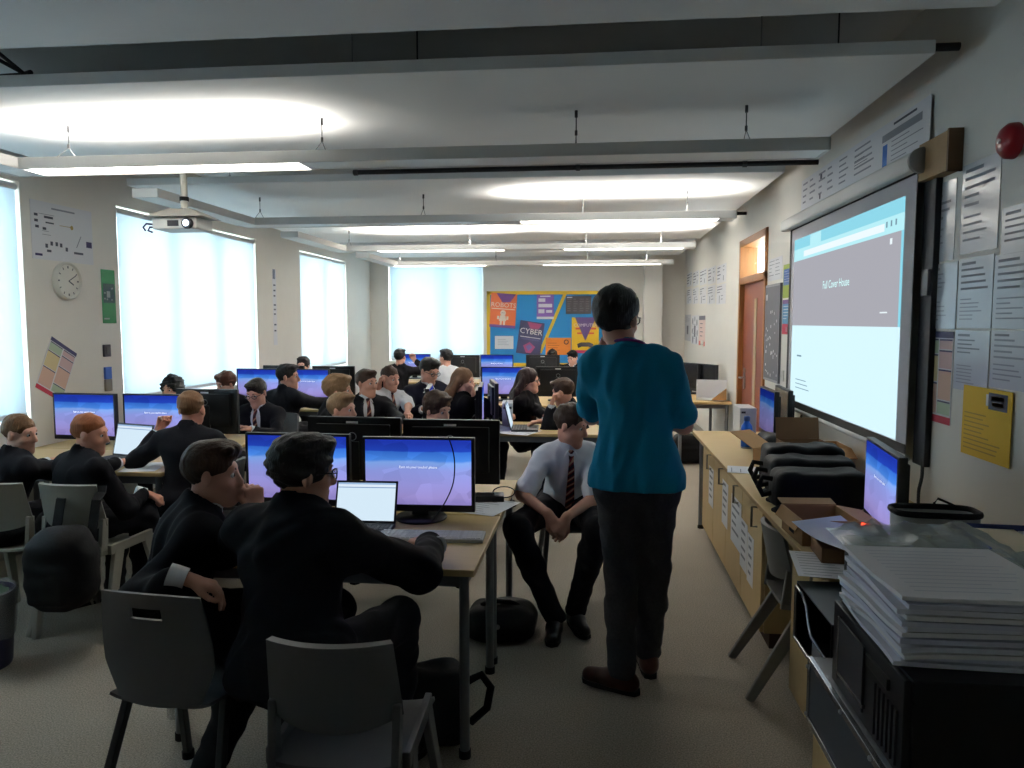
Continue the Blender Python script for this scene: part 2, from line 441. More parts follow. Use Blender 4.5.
    for sg in (-1, 1):
        F.ell(hp_(sg*.032,.096,.004), V3(.018,.014,.011)*SH, Hr, .014, 's')
        F.ell(hp_(sg*.040,.058,-.030), V3(.022,.020,.018)*SH, Hr, .02)
        F.ell(hp_(sg*.077,-.008,-.006), V3(.010,.019,.032)*SH, Hr @ np.array(rotz(-sg*22)), .008)
    F.cap(hp_(0,.086,.012), hp_(0,.106,-.030), .009*SH, .0135*SH, .012)
    F.ell(hp_(0,.088,-.036), V3(.018,.014,.010)*SH, Hr, .008)
    F.ell(hp_(0,.083,-.062), V3(.025,.013,.006)*SH, Hr, .006); F.ell(hp_(0,.081,-.073), V3(.021,.013,.007)*SH, Hr, .006)
    body = F.build('person', SKIN[skin])
    body.location = tuple(root); body.rotation_euler = (0, 0, math.radians(torso))
    tag(body, label, 'person', group)
    # --- eyes, brows, mouth
    for sg in (-1, 1):
        m = MB(); R = Matrix(Hr.tolist()); c = hp_(sg*.032,.0765,.004)
        m.lathe([(.0112*SH*math.sin(PI*t/8), -.0112*SH*math.cos(PI*t/8)) for t in range(9)], c, 12, 0, R @ rotx(-90))
        m.lathe([(.0075*SH, .0080*SH), (.0068*SH, .0104*SH), (.002*SH, .0120*SH)], c, 10, 1, R @ rotx(-90))
        m.build('eye', [EYEW, EYED], body, smooth=60)
        if brows:
            m = MB(); m.tube([hp_(sg*x, y, z) for x, y, z in ((.014,.0885,.024),(.028,.0885,.029),(.044,.077,.025))], [.003*SH,.0042*SH,.002*SH], 6)
            m.build('eyebrow', hairmat(hair, HC[hair]), body, smooth=60)
    # --- hair
    hv = min(vox, .007)
    F = Field(hc-V3(.2,.2,.36 if style == 'long' else .2), hc+.2, hv); t = .0
    if style in ('short', 'quiff', 'crop', 'mop', 'curly', 'thick'):
        th = {'short': .005, 'quiff': .004, 'crop': .002, 'mop': .012, 'curly': .016, 'thick': .013}[style]
        F.ell(hp_(0,-.016,.040), V3(.076+th,.096+th,.086+th)*SH, Hr, .01)
        if style in ('quiff', 'short', 'mop', 'thick'):
            v = {'quiff': .020, 'short': .004, 'mop': .012, 'thick': .016}[style]
            F.ell(hp_(0,.026,.092), V3(.056,.080,.020+v)*SH, Hr @ np.array(rotx(8)), .025)
            if style != 'thick': F.cap(hp_(-.045,.066,.094), hp_(.045,.066,.096), (.006+v*.45)*SH, (.009+v*.45)*SH, .02)
        F.ell(hp_(0,.115,-.035), V3(.066,.066,.104)*SH, Hr, .012, 's')
        for sg in (-1, 1): F.ell(hp_(sg*.092,.012,-.046), V3(.026,.030,.040)*SH, Hr, .01, 's')
        n_ = Hr @ unit(V3(0,.40,-1.)); F.cut(hp_(0,0,-.034 if style not in ('thick',) else -.058), n_)
    else:
        F.ell(hp_(0,-.016,.040), V3(.088,.110,.100)*SH, Hr, .01)
        dn = unit(-up*.9+Hr @ V3(0,-.35,0)); bk = Hr @ V3(0,-1,0)
        for sg in (-1, 1):
            a = hp_(sg*.070,-.030,.01); b = a+dn*.13*SH+bk*.01+Hr @ V3(sg*.018,0,0); c = b+dn*.11*S
            F.cap(a, b, .040*SH, .040*SH, .03); F.cap(b, c, .040*SH, .022*SH, .03)
        a = hp_(0,-.075,.0); b = a+dn*.15*S; c = b+dn*.13*S
        F.cap(a, b, .066*SH, .062*SH, .03); F.cap(b, c, .060*SH, .03*SH, .03)
        F.ell(hp_(0,.118,-.035), V3(.064,.074,.108)*SH, Hr, .012, 's'); F.cap(hp_(0,.05,-.05), hp_(0,.05,-.30), .05*SH, .05*SH, .01, op='s')
    F.wob({'curly': .020, 'long': .006, 'mop': .007, 'thick': .005}.get(style, .005), {'curly': 90, 'long': 60, 'thick': 60}.get(style, 75), seed, (1., .35, 1.) if style != 'long' else (1., 1., .12))
    F.build('hair', hairmat(hair, HC[hair]), body)
    # --- glasses
    if glasses:
        m = MB()
        for sg in (-1, 1):
            ring = [hp_(sg*.033+.022*math.cos(a)*1.05, .104-.006*abs(math.cos(a)), .002+.0165*math.copysign(abs(math.sin(a))**.7, math.sin(a))) for a in [2*PI*i/16 for i in range(16)]]
            m.tube(ring, .0026*SH, 6, closed=True)
            m.tube([hp_(sg*.056,.098,.008), hp_(sg*.076,.060,.010), hp_(sg*.081,-.005,.006), hp_(sg*.080,-.022,-.008)], .0024*SH, 6)
        m.tube([hp_(-.011,.105,.006), hp_(0,.109,.009), hp_(.011,.105,.006)], .0024*SH, 6)
        gl = m.build('glasses', GLASSF, body, smooth=50)
        for sg in (-1, 1):
            m = MB(); m.prism([(.020*math.cos(2*PI*i/16), .0155*math.sin(2*PI*i/16)) for i in range(16)], .001, hp_(sg*.033,.100,.002), Matrix(Hr.tolist()) @ rotx(90)); m.build('lens', LENS, gl)
    # --- shirt / jacket
    nk = nb+up*.015*S
    topm = {'blazer': BLAZER, 'navy': NAVY, 'jumper': BLACKTOP, 'shirt': SHIRT, 'polo': POLO}[top]
    def neck_hole(F, r, dz=0): F.cap(nk+up*(.02+dz)*S-fwd*.01*S, nk+up*.16*S+fwd*.03*S, r*S, r*1.2*S, .01, op='s')
    FS = None
    if top in ('blazer', 'navy', 'shirt'):
        FS = Field(lo, hi, cvox); torso_p(FS, .004 if top != 'shirt' else .012)
        if top == 'shirt': arm_p(FS, .013, upto=.86, k=.03); FS.wob(.008, 34, seed)
        FS.cap(nk-up*.02*S, nk+up*.035*S+fwd*.012*S, .066*S, .060*S, .012)
        neck_hole(FS, .052, .004); FS.cut(H0-up*.06*S, -up)
        FS.build('shirt', SHIRT, body)
        if top != 'shirt':
            for (q, e, w, d, n, sg, cu) in arms:
                m = MB(); m.tube([w-d*.050, w-d*.030, w+d*.006], [.038*S,.038*S,.036*S], 12); m.build('shirt_cuff', SHIRT, body, smooth=60)
        m = MB()
        for sg in (-1, 1):
            a = nk+up*.040*S+rt*sg*.050*S; f0 = nk+up*.012*S+fwd*.066*S+rt*sg*.006; tip = nk-up*.030*S+fwd*.088*S+rt*sg*.040*S; bk_ = nk+up*.004*S+rt*sg*.070*S
            m.add([a, f0+up*.02*S, tip, bk_, a-fwd*.008, f0+up*.02*S-fwd*.008, tip-fwd*.008, bk_-fwd*.008], ((0,1,2,3),(7,6,5,4),(0,4,5,1),(1,5,6,2),(2,6,7,3),(3,7,4,0)))
        m.build('collar', SHIRT, body, bevel=.002)
    if top != 'shirt':
        F = Field(lo, hi, cvox); torso_p(F, (.018 if top != 'polo' else .014)+bulk)
        if top == 'polo': arm_p(F, .018, upto=.80, k=.035); F.cap(hips[0]-up*.06*S, hips[1]-up*.06*S, .106*S, .106*S, .06, flat=1., R=T); F.cap(hips[0]*.9+hips[1]*.1+up*.07*S, hips[1]*.9+hips[0]*.1+up*.07*S, .104*S, .104*S, .10, flat=.95, R=T)
        else: arm_p(F, .014+bulk*.7, upto=1.86, k=.03)
        F.wob(.012 if top != 'polo' else .012, 26, seed, (1,1,.6))
        if top == 'polo':
            F.cut(H0-V3(0,0,.01)*S, V3(0,0,-1))
        elif top == 'jumper': neck_hole(F, .062, -.01); F.cut(H0-up*.07*S, -up)
        else:
            F.cap(nk-up*.025*S-fwd*.012*S, nk+up*.022*S-fwd*.018*S, .080*S, .072*S, .012)
            neck_hole(F, .064, -.01)
            F.cap(nk+fwd*.125*S+up*.01*S, H0+up*.17*S*ls+fwd*.125*S, .070*S, .022*S, .006, op='s')
            F.cut(H0-up*.10*S, -up)
        F.build({'blazer': 'blazer', 'navy': 'blazer', 'jumper': 'jumper', 'polo': 'polo_shirt'}[top], topm, body)
        if FS is None: FS = F
    if top == 'polo':
        ring = lambda r, z, tl: [nk+rt*r*math.cos(a)+fwd*(r*1.05*math.sin(a)+.004)+up*(z-tl*math.sin(a)) for a in [2*PI*i/24 for i in range(24)]]
        m = MB(); m.tube(ring(.064*S,.008,.018), .013*S, 8, closed=True); m.tube(ring(.060*S,.024,.018), .010*S, 8, closed=True)
        m.build('collar', topm, body, smooth=70)
        m = MB(); m.tube(ring(.071*S,.026,.020), .0065*S, 6, closed=True); m.bar(nk+fwd*.075*S+up*.0, H0+up*.28*S+fwd*.16*S, .015, .003, side=tuple(rt)); m.build('lanyard', LANYARD, body, smooth=70)
    if tie:
        m = MB(); pr = None; rows = []
        for i in range(9):
            f = i/8; c = (nk-up*.002*S)*(1-f)+(H0+up*.075*S)*f; tt = FS.march(c, fwd)
            w = .017 if i == 0 else (.013 if i == 1 else .015+.014*f)
            rows.append((c+fwd*(max(tt, .05)+.006), w*S))
        vs = []; fs = []
        for p, w in rows: vs += [p-rt*w, p+rt*w, p+rt*w+fwd*.006, p-rt*w+fwd*.006]
        for i in range(8):
            b = i*4
            for q in ((0,1,5,4),(1,2,6,5),(2,3,7,6),(3,0,4,7)): fs.append(tuple(b+k for k in q))
        fs += [(3,2,1,0), (32,33,34,35)]; m.add(vs, fs)
        tip = rows[-1][0]-up*.03*S; n0 = len(m.v); 
        m.add([rows[-1][0]-rt*rows[-1][1], rows[-1][0]+rt*rows[-1][1], tip, tip+fwd*.006, rows[-1][0]+rt*rows[-1][1]+fwd*.006, rows[-1][0]-rt*rows[-1][1]+fwd*.006], ((0,1,2),(5,3,4),(0,2,3,5),(1,4,3,2),(0,5,4,1)))
        to = m.build('tie', TIE, body)
        k = MB(); k.lathe([(.012*S,-.02*S),(.017*S,-.012*S),(.020*S,.012*S),(.014*S,.02*S)], rows[0][0]-up*.004+fwd*.002, 10, 0, Matrix(T.tolist())); k.build('knot', TIE, to, smooth=50)
    # --- trousers and shoes
    if legs:
        F = Field(lo, hi, cvox)
        gg = .010 if top != 'polo' else .0
        F.cap(hips[0], hips[1], (.106 if gg else .100)*S+gg, (.106 if gg else .100)*S+gg, .04, flat=.92, R=T)
        F.cap(H0, H0+up*.07*S, .118*S+gg*.5, .114*S+gg*.4, .04, flat=.78, R=T)
        leg_p(F, .013 if pose == 'sit' else .013, k=.035); F.wob(.008 if pose == 'sit' else .010, 34, seed+5); F.cut(V3(0,0,.07), V3(0,0,-1))
        F.build('jeans' if top == 'polo' else 'trousers', JEANS if top == 'polo' else TROUS, body)
        for i, (h, K, A) in enumerate(lg):
            fy = rz3(footyaw[i]); F = Field(A+V3(-.24,-.24,-A[2]), A+V3(.24,.24,.12), .007)
            base = V3(A[0], A[1], 0)
            P = lambda x, y, z: base+fy @ (V3(x, y, z)*S)
            F.cap(P(0,-.045,.046), P(0,.04,.050), .038*S, .042*S, .02); F.cap(P(0,.04,.046), P(0,.155,.034), .042*S, .036*S, .03); F.cap(P(0,-.02,.05), P(0,-.01,.10), .044*S, .042*S, .02)
            F.cut(V3(0,0,.016), V3(0,0,-1))
            so = F.build('shoe', BROWNSHOE if top == 'polo' else SHOE, body)
            m = MB(); poly = [(-.036,-.03),(-.028,-.075),(0,-.088),(.028,-.075),(.036,-.03),(.040,.06),(.044,.12),(.032,.175),(0,.196),(-.032,.175),(-.044,.12),(-.040,.06)]
            m.prism([((fy @ V3(x*S,y*S,0))[0]+base[0], (fy @ V3(x*S,y*S,0))[1]+base[1]) for x, y in poly], .02)
            m.build('sole', SOLE, so, bevel=.003)
    return body
# ------------------------------------------------------------------ the room shell
XR, XL, YB, YF, ZC = 1.55, -4.0, 13.2, -1.6, 3.10
WALLM = mat('cream_wall_paint', (230,226,218), .75, noise=.03, nscale=6, bump=.03)
CEILM = mat('ceiling_paint', (220,220,219), .8, noise=.03, nscale=5)
RAFTM = mat('white_raft_paint', (232,232,231), .7, noise=.02, nscale=5)
FRAMEM = mat('window_frame_grey', (196,202,206), .4)
WHITEP = mat('white_paint', (224,222,214), .5)
def carpet():
    m = mat('grey_carpet', (120,114,104), .95, spec=.1); nt = m.node_tree; b = nt.nodes['Principled BSDF']
    tc = nt.nodes.new('ShaderNodeTexCoord')
    n1 = nt.nodes.new('ShaderNodeTexNoise'); n1.inputs['Scale'].default_value = 160; n1.inputs['Detail'].default_value = 3
    n2 = nt.nodes.new('ShaderNodeTexNoise'); n2.inputs['Scale'].default_value = 2.2; n2.inputs['Detail'].default_value = 5
    r1 = nt.nodes.new('ShaderNodeValToRGB'); r1.color_ramp.elements[0].position = .3; r1.color_ramp.elements[1].position = .7
    r1.color_ramp.elements[0].color = (*lin((128,121,111)),1); r1.color_ramp.elements[1].color = (*lin((184,176,163)),1)
    r2 = nt.nodes.new('ShaderNodeValToRGB'); r2.color_ramp.elements[0].color = (.86,.85,.84,1); r2.color_ramp.elements[1].color = (1.05,1.05,1.05,1)
    mx = nt.nodes.new('ShaderNodeMix'); mx.data_type = 'RGBA'; mx.blend_type = 'MULTIPLY'; mx.inputs[0].default_value = 1
    bp = nt.nodes.new('ShaderNodeBump'); bp.inputs['Strength'].default_value = .4; bp.inputs['Distance'].default_value = .004
    L = nt.links.new
    L(tc.outputs['Object'], n1.inputs['Vector']); L(tc.outputs['Object'], n2.inputs['Vector']); L(n1.outputs[0], r1.inputs[0]); L(n2.outputs[0], r2.inputs[0])
    L(r1.outputs[0], mx.inputs[6]); L(r2.outputs[0], mx.inputs[7]); L(mx.outputs[2], b.inputs['Base Color']); L(n1.outputs[0], bp.inputs['Height']); L(bp.outputs[0], b.inputs['Normal'])
    return m
def struct(o): o['kind'] = 'structure'; return o
m = MB(); m.box((XL-.3, YF-.2, -.1), (XR+.3, YB+.3, 0)); struct(m.build('floor', carpet()))
m = MB(); m.box((XL-.3, YF-.2, ZC), (XR+.3, YB+.3, ZC+.1)); struct(m.build('ceiling', CEILM))
m = MB(); m.box((XL-.3, YF-.2, 0), (XR+.3, YF, ZC)); struct(m.build('wall_back', WALLM))
# window wall on the left: piers, sill wall, head
WINS = [(1.9, 4.93), (6.0, 8.62), (9.96, 11.9)]; ZS, ZH = .92, 2.60
m = MB()
edges = [YF]+[v for w in WINS for v in w]+[YB]
for i in range(0, len(edges), 2): m.box((XL-.28, edges[i], 0), (XL, edges[i+1], ZC))
for a, b in WINS: m.box((XL-.28, a, 0), (XL, b, ZS)); m.box((XL-.28, a, ZH), (XL, b, ZC))
struct(m.build('wall_left', WALLM))
# far wall with one window
FW = (-3.66, -1.95)
m = MB(); m.box((XL, YB, 0), (FW[0], YB+.28, ZC)); m.box((FW[1], YB, 0), (XR, YB+.28, ZC)); m.box((FW[0], YB, 0), (FW[1], YB+.28, ZS)); m.box((FW[0], YB, 2.66), (FW[1], YB+.28, ZC))
struct(m.build('wall_far', WALLM))
m = MB(); m.box((.84, YB-.34, 0), (1.14, YB-.001, ZC-.001)); struct(m.build('trim_1', WALLM, bevel=.004))
# right wall with the doorway
DY0, DY1, DZ = 7.02, 8.28, 2.47
m = MB(); m.box((XR, YF-.2, 0), (XR+.2, DY0, ZC)); m.box((XR, DY1, 0), (XR+.2, YB+.28, ZC)); m.box((XR, DY0, DZ), (XR+.2, DY1, ZC))
struct(m.build('wall_right', WALLM))
SKIRT = mat('grey_skirting', (150,146,138), .6)
m = MB(); m.box((XR-.015, YF, 0), (XR, DY0-.06, .1)); m.box((XR-.015, DY1+.06, 0), (XR, YB, .1)); struct(m.build('baseboard_right', SKIRT, bevel=.003))
m = MB(); m.box((XL, YF, 0), (XL+.015, YB, .1)); struct(m.build('baseboard_left', SKIRT, bevel=.003))
m = MB(); m.box((XL+.015, YB-.015, 0), (.84, YB, .1)); struct(m.build('baseboard_far', SKIRT, bevel=.003))

# glass and windows
GLASS = bpy.data.materials.new('window_glass'); GLASS.use_nodes = True
nt = GLASS.node_tree; nt.nodes.clear(); o_ = nt.nodes.new('ShaderNodeOutputMaterial'); mx = nt.nodes.new('ShaderNodeMixShader'); tr = nt.nodes.new('ShaderNodeBsdfTransparent'); gl = nt.nodes.new('ShaderNodeBsdfGlossy')
gl.inputs['Roughness'].default_value = .02; mx.inputs[0].default_value = .06; tr.inputs[0].default_value = (.93,.96,.95,1)
nt.links.new(tr.outputs[0], mx.inputs[1]); nt.links.new(gl.outputs[0], mx.inputs[2]); nt.links.new(mx.outputs[0], o_.inputs[0])
def blind_mat(name, col, t):
    m = bpy.data.materials.new(name); m.use_nodes = True; nt = m.node_tree; nt.nodes.clear()
    o = nt.nodes.new('ShaderNodeOutputMaterial'); a = nt.nodes.new('ShaderNodeBsdfDiffuse'); b = nt.nodes.new('ShaderNodeBsdfTranslucent'); mx = nt.nodes.new('ShaderNodeMixShader')
    tc = nt.nodes.new('ShaderNodeTexCoord'); n = nt.nodes.new('ShaderNodeTexNoise'); mp = nt.nodes.new('ShaderNodeMapping'); mp.inputs['Scale'].default_value = (60, 60, 3); n.inputs['Scale'].default_value = 1.5
    r = nt.nodes.new('ShaderNodeValToRGB'); c = lin(col); r.color_ramp.elements[0].color = tuple(v*.93 for v in c)+(1,); r.color_ramp.elements[1].color = (*c, 1)
    L = nt.links.new; L(tc.outputs['Object'], mp.inputs[0]); L(mp.outputs[0], n.inputs['Vector']); L(n.outputs[0], r.inputs[0]); L(r.outputs[0], a.inputs[0]); L(r.outputs[0], b.inputs[0])
    mx.inputs[0].default_value = t; L(a.outputs[0], mx.inputs[1]); L(b.outputs[0], mx.inputs[2]); L(mx.outputs[0], o.inputs[0]); return m
BLIND = blind_mat('blind_fabric', (208,217,222), .56)
BLINDG = blind_mat('grey_blind_fabric', (202,213,220), .57)
CASS = mat('blind_cassette', (214,216,216), .4)
def window(n, p, d, L_, z0, z1, nrm, mull):
    """p: sill corner in plan, d: unit direction along the wall, nrm: outward direction"""
    p, d, nr = Vector((*p, 0)), Vector((*d, 0)), Vector((*nrm, 0)); Z = Vector((0,0,1))
    def bx(mb, a0, a1, b0, b1, za, zb, mi=0):
        c = [p+d*a+nr*b+Z*z for z in (za, zb) for a, b in ((a0,b0),(a1,b0),(a1,b1),(a0,b1))]
        mb.add(c, ((0,3,2,1),(4,5,6,7),(0,1,5,4),(1,2,6,5),(2,3,7,6),(3,0,4,7)), mi)
    w = thing('window_%d' % n, None, None, tuple(p)); del w; o = C.objects[-1]; o['kind'] = 'structure'; o.location = (0,0,0)
    mb = MB()
    bx(mb, 0, .06, .13, .19, z0, z1); bx(mb, L_-.06, L_, .13, .19, z0, z1); bx(mb, 0, L_, .13, .19, z0, z0+.06); bx(mb, 0, L_, .13, .19, z1-.06, z1)
    mb.build('window_frame', FRAMEM, o, bevel=.004)
    for a in mull:
        mb = MB(); bx(mb, a*L_-.045, a*L_+.045, .12, .19, z0+.06, z1-.06); mb.build('mullion', FRAMEM, o, bevel=.004)
    mb = MB(); bx(mb, .06, L_-.06, .158, .162, z0+.06, z1-.06); mb.build('glass_pane', GLASS, o)
    mb = MB(); bx(mb, -.0, L_, -.03, .13, z0-.03, z0-.001); mb.build('window_sill', WHITEP, o, bevel=.004)
    return o, bx
def blind(label, p, d, L_, z0, z1, nrm, fm, gap=.025):
    p, d, nr = Vector((*p, 0)), Vector((*d, 0)), Vector((*nrm, 0)); Z = Vector((0,0,1))
    t = thing('roller_blind', label, 'window blind', tuple(p+Z*0), group='roller blinds at the windows'); t.location = (0,0,0)
    R = Matrix((d, nr, Z)).transposed()
    mb = MB()
    N = 24
    mb.sheet(lambda u, v: p+d*(gap+(L_-2*gap)*u)+nr*(.015+.004*math.sin(u*9))+Z*(z0+(z1-z0)*v), N, 1, .0012); mb.build('blind_fabric', fm, t)
    mb = MB(); mb.tube([p+d*.01+nr*.035+Z*(z1+.02), p+d*(L_-.01)+nr*.035+Z*(z1+.02)], .028, 12); mb.build('roller_tube', CASS, t, smooth=60)
    mb = MB(); mb.box((gap, -.008, 0), (L_-gap, .008, .03), R=R, o=p+nr*.015+Z*(z0-.02)); mb.build('bottom_bar', CASS, t, bevel=.003)
    mb = MB(); mb.tube([p+d*(L_-gap*.6)+nr*.02+Z*(z1), p+d*(L_-gap*.6)+nr*.02+Z*(z0+.4)], .003, 6); mb.build('pull_chain', CASS, t)
wl = ['pale roller blind over the window nearest the camera, at the left edge of the photo', 'bright white roller blind over the wide window behind the projector', 'bright narrow roller blind over the window in the far left corner']
for i, (a, b) in enumerate(WINS):
    window(i+1, (XL, a), (0, 1), b-a, ZS, ZH, (-1, 0), (.34, .67) if i == 1 else ((.5,) if i == 2 else (.3, .62)))
    blind(wl[i], (XL, a), (0, 1), b-a, ZS+.05, ZH-.06, (-1, 0), BLIND if i else BLINDG)
window(4, (FW[0], YB), (1, 0), FW[1]-FW[0], ZS, 2.66, (0, 1), (.58,))
blind('pale blue-grey roller blind over the window in the far wall', (FW[0], YB), (1, 0), FW[1]-FW[0], ZS+.05, 2.60, (0, 1), BLINDG)

# door with transom
WOOD = mat('orange_brown_door_frame', (150,98,50), .5, noise=.25, nscale=8, stretch=(8,8,.6))
LEAF = mat('red_brown_door_leaf', (126,62,36), .45, noise=.25, nscale=8, stretch=(8,8,.5))
STEEL = mat('brushed_steel', (170,170,172), .3, .9)
d_ = thing('door_1', None, None, (0,0,0)); d_['kind'] = 'structure'
m = MB(); T_ = .07
for y0, y1 in ((DY0, DY0+T_), (DY1-T_, DY1)): m.box((XR-.02, y0, 0), (XR+.16, y1, DZ))
m.box((XR-.02, DY0, DZ-T_), (XR+.16, DY1, DZ)); m.box((XR-.02, DY0, 2.01), (XR+.16, DY1, 2.01+T_))
m.build('door_frame', WOOD, d_, bevel=.004)
m = MB(); m.box((XR+.03, DY0+T_, .01), (XR+.075, DY1-T_, 2.01)); lf = m.build('door_leaf', LEAF, d_, bevel=.003)
m = MB(); m.box((XR+.022, 7.56, .75), (XR+.029, 7.66, 1.85)); m.build('vision_panel', mat('door_vision_glass', (214,196,160), .15), lf)
m = MB(); m.box((XR+.018, 8.04, .92), (XR+.029, 8.10, 1.14)); m.tube([(XR+.02,8.07,1.04),(XR-.03,8.07,1.04),(XR-.03,7.96,1.04)], .009, 8); m.build('door_handle', STEEL, lf, smooth=40)
m = MB(); m.box((XR+.05, DY0+T_, 2.01+T_), (XR+.056, DY1-T_, DZ-T_)); m.build('transom_glass', GLASS, d_)

# ------------------------------------------------------------------ ceiling rafts, lights, pipes
RAFTX0, RAFTX1 = -3.7, 1.36
RAFTS = [(-.6, 2.84), (3.29, 5.25), (5.70, 7.65), (8.10, 10.05), (10.50, 12.45)]
rl = ['dark unlit ceiling raft right above the camera, at the top edge of the photo', 'large white ceiling raft with the glow of the front light on its left half', 'white ceiling raft above the projector, lit on its right half', 'white ceiling raft in the middle of the room, lit by two strips', 'farthest white ceiling raft, next to the far window wall']
for (a, b), lb in zip(RAFTS, rl):
    t = thing('ceiling_raft', lb, 'ceiling panel', (0, 0, 0), group='suspended ceiling rafts')
    m = MB(); m.box((RAFTX0, a, 2.70), (RAFTX1, b, 2.755)); m.build('raft_board', RAFTM, t, bevel=.004)
    for x in (-2.9, -1.1, .7):
        for y in (a+.12, b-.12):
            m = MB(); m.tube([(x, y, 2.75), (x, y, ZC)], .003, 6); m.tube([(x, y, 2.755), (x, y, 2.79)], .009, 6); m.build('hanger_rod', STEEL, t)
LUM = mat('luminaire_grey_paint', (202,201,198), .5)
LOUV = mat('luminaire_louvre', (208,208,206), .35)
def tube_mat(name, s):
    return mat(name, (255,255,255), .4, emit=(255,248,236), estr=s*1.9)
LITM = tube_mat('lit_diffuser', 2.2)
WIREM = mat('steel_wire', (70,70,72), .4, .7)
LUMS = [(3.85, [(-3.13, -1.55)]), (6.25, [(-.62, 1.0)]), (8.65, [(-2.55, -1.05), (-.35, 1.0)]), (11.0, [(-3.0, -1.6), (-.75, .95)])]
ll = ['front suspended light trough, lit only at its left end above the projector', 'second suspended light trough from the camera, lit at its right end', 'third suspended light trough from the camera, with two lit strips', 'farthest suspended light trough, with two lit strips near the far wall']
LZ = 2.45
for (y, lit), lb in zip(LUMS, ll):
    t = thing('light_trough', lb, 'ceiling light', (0, 0, 0), group='suspended light troughs')
    x0, x1 = (-3.3 if y < 4 else -3.08), 1.13
    m = MB()                                        # an open trough: two sides and a bottom of louvre sections
    for yy in (y, y+.205): m.box((x0, yy, LZ), (x1, yy+.012, LZ+.062))
    m.box((x0, y, LZ), (x0+.012, y+.217, LZ+.062)); m.box((x1-.012, y, LZ), (x1, y+.217, LZ+.062))
    m.build('housing', LUM, t, bevel=.002)
    xs = sorted([x0+.012]+[v for q in lit for v in q]+[x1-.012])
    for i in range(0, len(xs), 2):
        m = MB(); m.box((xs[i], y+.012, LZ+.004), (xs[i+1], y+.205, LZ+.012)); m.build('louvre', LOUV, t)
    for q0, q1 in lit:
        m = MB(); m.box((q0, y+.085, LZ+.006), (q1, y+.197, LZ+.016)); m.build('lit_diffuser', LITM, t)
        ld = bpy.data.lights.new('uplight', 'AREA'); ld.shape = 'RECTANGLE'; ld.size = q1-q0; ld.size_y = .12; ld.color = (1., .965, .90); ld.energy = 12.5 if y < 5 else (21 if y < 8 else 52); ld.spread = math.radians(150)
        lo = bpy.data.objects.new('uplight', ld); C.objects.link(lo); lo.parent = t; lo.location = ((q0+q1)/2, y+.108, LZ+.03); lo.rotation_euler = (PI, 0, 0)
    for x in (-2.9, -1.45, -.1, .75):
        m = MB(); m.tube([(x, y+.108, 2.70), (x, y+.108, 2.58)], .003, 6); m.tube([(x, y+.108, 2.58), (x, y+.006, LZ+.06)], .0022, 5); m.tube([(x, y+.108, 2.58), (x, y+.211, LZ+.06)], .0022, 5); m.tube([(x, y+.108, 2.70), (x, y+.108, 2.665)], .008, 6); m.tube([(x,y+.108,2.60),(x,y+.108,2.575)], .007, 6)
        m.build('suspension_wire', WIREM, t)
    m = MB(); m.box((x0, y-1.45, LZ), (x0+.18, y-.001, LZ+.06)); m.build('side_rail', LUM, t, bevel=.002)
PIPE = mat('black_pipe', (26,26,28), .5)
for (y, z, xa, xb), lb in zip(((3.52, 2.80, -3.2, XR), (5.56, 2.735, -1.80, XR), (8.05, 2.735, -1.6, XR)), ('black pipe end meeting the right wall above the light-coloured wall banner', 'long black pipe hung across the ceiling behind the front light trough', 'thin black pipe across the ceiling near the middle lights')):
    t = thing('ceiling_pipe', lb, 'pipe', (0, 0, 0), group='black ceiling pipes')
    m = MB(); m.tube([(xa, y, z), (xb, y, z)], .018, 10); m.build('pipe', PIPE, t, smooth=60)
    for x in (xa+.02, (xa+xb)/2, xb-.5):
        m = MB(); m.tube([(x, y, z), (x, y, ZC)], .004, 6); m.tube([(x-.015, y, z), (x+.015, y, z)], .024, 10); m.build('pipe_clip', WIREM, t)
t = thing('loose_cable', 'two loose black cable ends poking up beside the front ceiling raft at top left', 'cable', (0,0,0))
cx = -2.66
m = MB(); m.tube([(cx+.05,3.27,2.757),(cx-.02,3.2,2.80),(cx-.10,3.15,2.87),(cx-.13,3.13,2.90)], .009, 8); m.tube([(cx+.05,3.28,2.757),(cx,3.2,2.82),(cx-.05,3.15,2.88),(cx-.09,3.14,2.93)], .009, 8); m.tube([(cx+.07,3.30,2.766),(cx,3.34,2.77),(cx-.12,3.34,2.766)], .012, 8)
m.build('cable', PIPE, t, smooth=60)
# ------------------------------------------------------------------ desks
BEECH = mat('beech_laminate', (206,178,126), .45, noise=.08, nscale=6, stretch=(1,9,9))
EDGE = mat('beech_edge', (178,146,98), .5)
GREYMET = mat('grey_desk_metal', (112,114,118), .45, .2)
BLKP = mat('black_plastic', (17,17,20), .42, noise=.15, nscale=60)
DKP = mat('dark_grey_plastic', (44,44,48), .5)
PAPER = mat('white_paper', (228,228,232), .8)
INK = mat('print_ink', (140,142,150), .8)
RUB = mat('black_rubber', (16,16,16), .8)
def desk(label, x0, x1, y0, y1, z=.73):
    t = thing('desk', label, 'desk', (x0, y0, 0), group='classroom desks'); w, d = x1-x0, y1-y0
    m = MB(); m.box((0, 0, z-.026), (w, d, z)); m.build('desktop', [BEECH], t, bevel=.005)
    m = MB()
    for yy in (.045, d-.045): m.box((.05, yy-.012, z-.075), (w-.05, yy+.012, z-.027))
    for xx in (.045, w-.045): m.box((xx-.012, .05, z-.075), (xx+.012, d-.05, z-.027))
    m.build('frame', GREYMET, t)
    for xx in (.045, w-.045):
        for yy in (.045, d-.045):
            m = MB(); m.tube([(xx, yy, .012), (xx, yy, z-.027)], .019, 12); lg = m.build('leg', GREYMET, t, smooth=60)
            m = MB(); m.tube([(xx, yy, 0), (xx, yy, .03)], .023, 12); m.build('foot', RUB, lg, smooth=60)
    return t
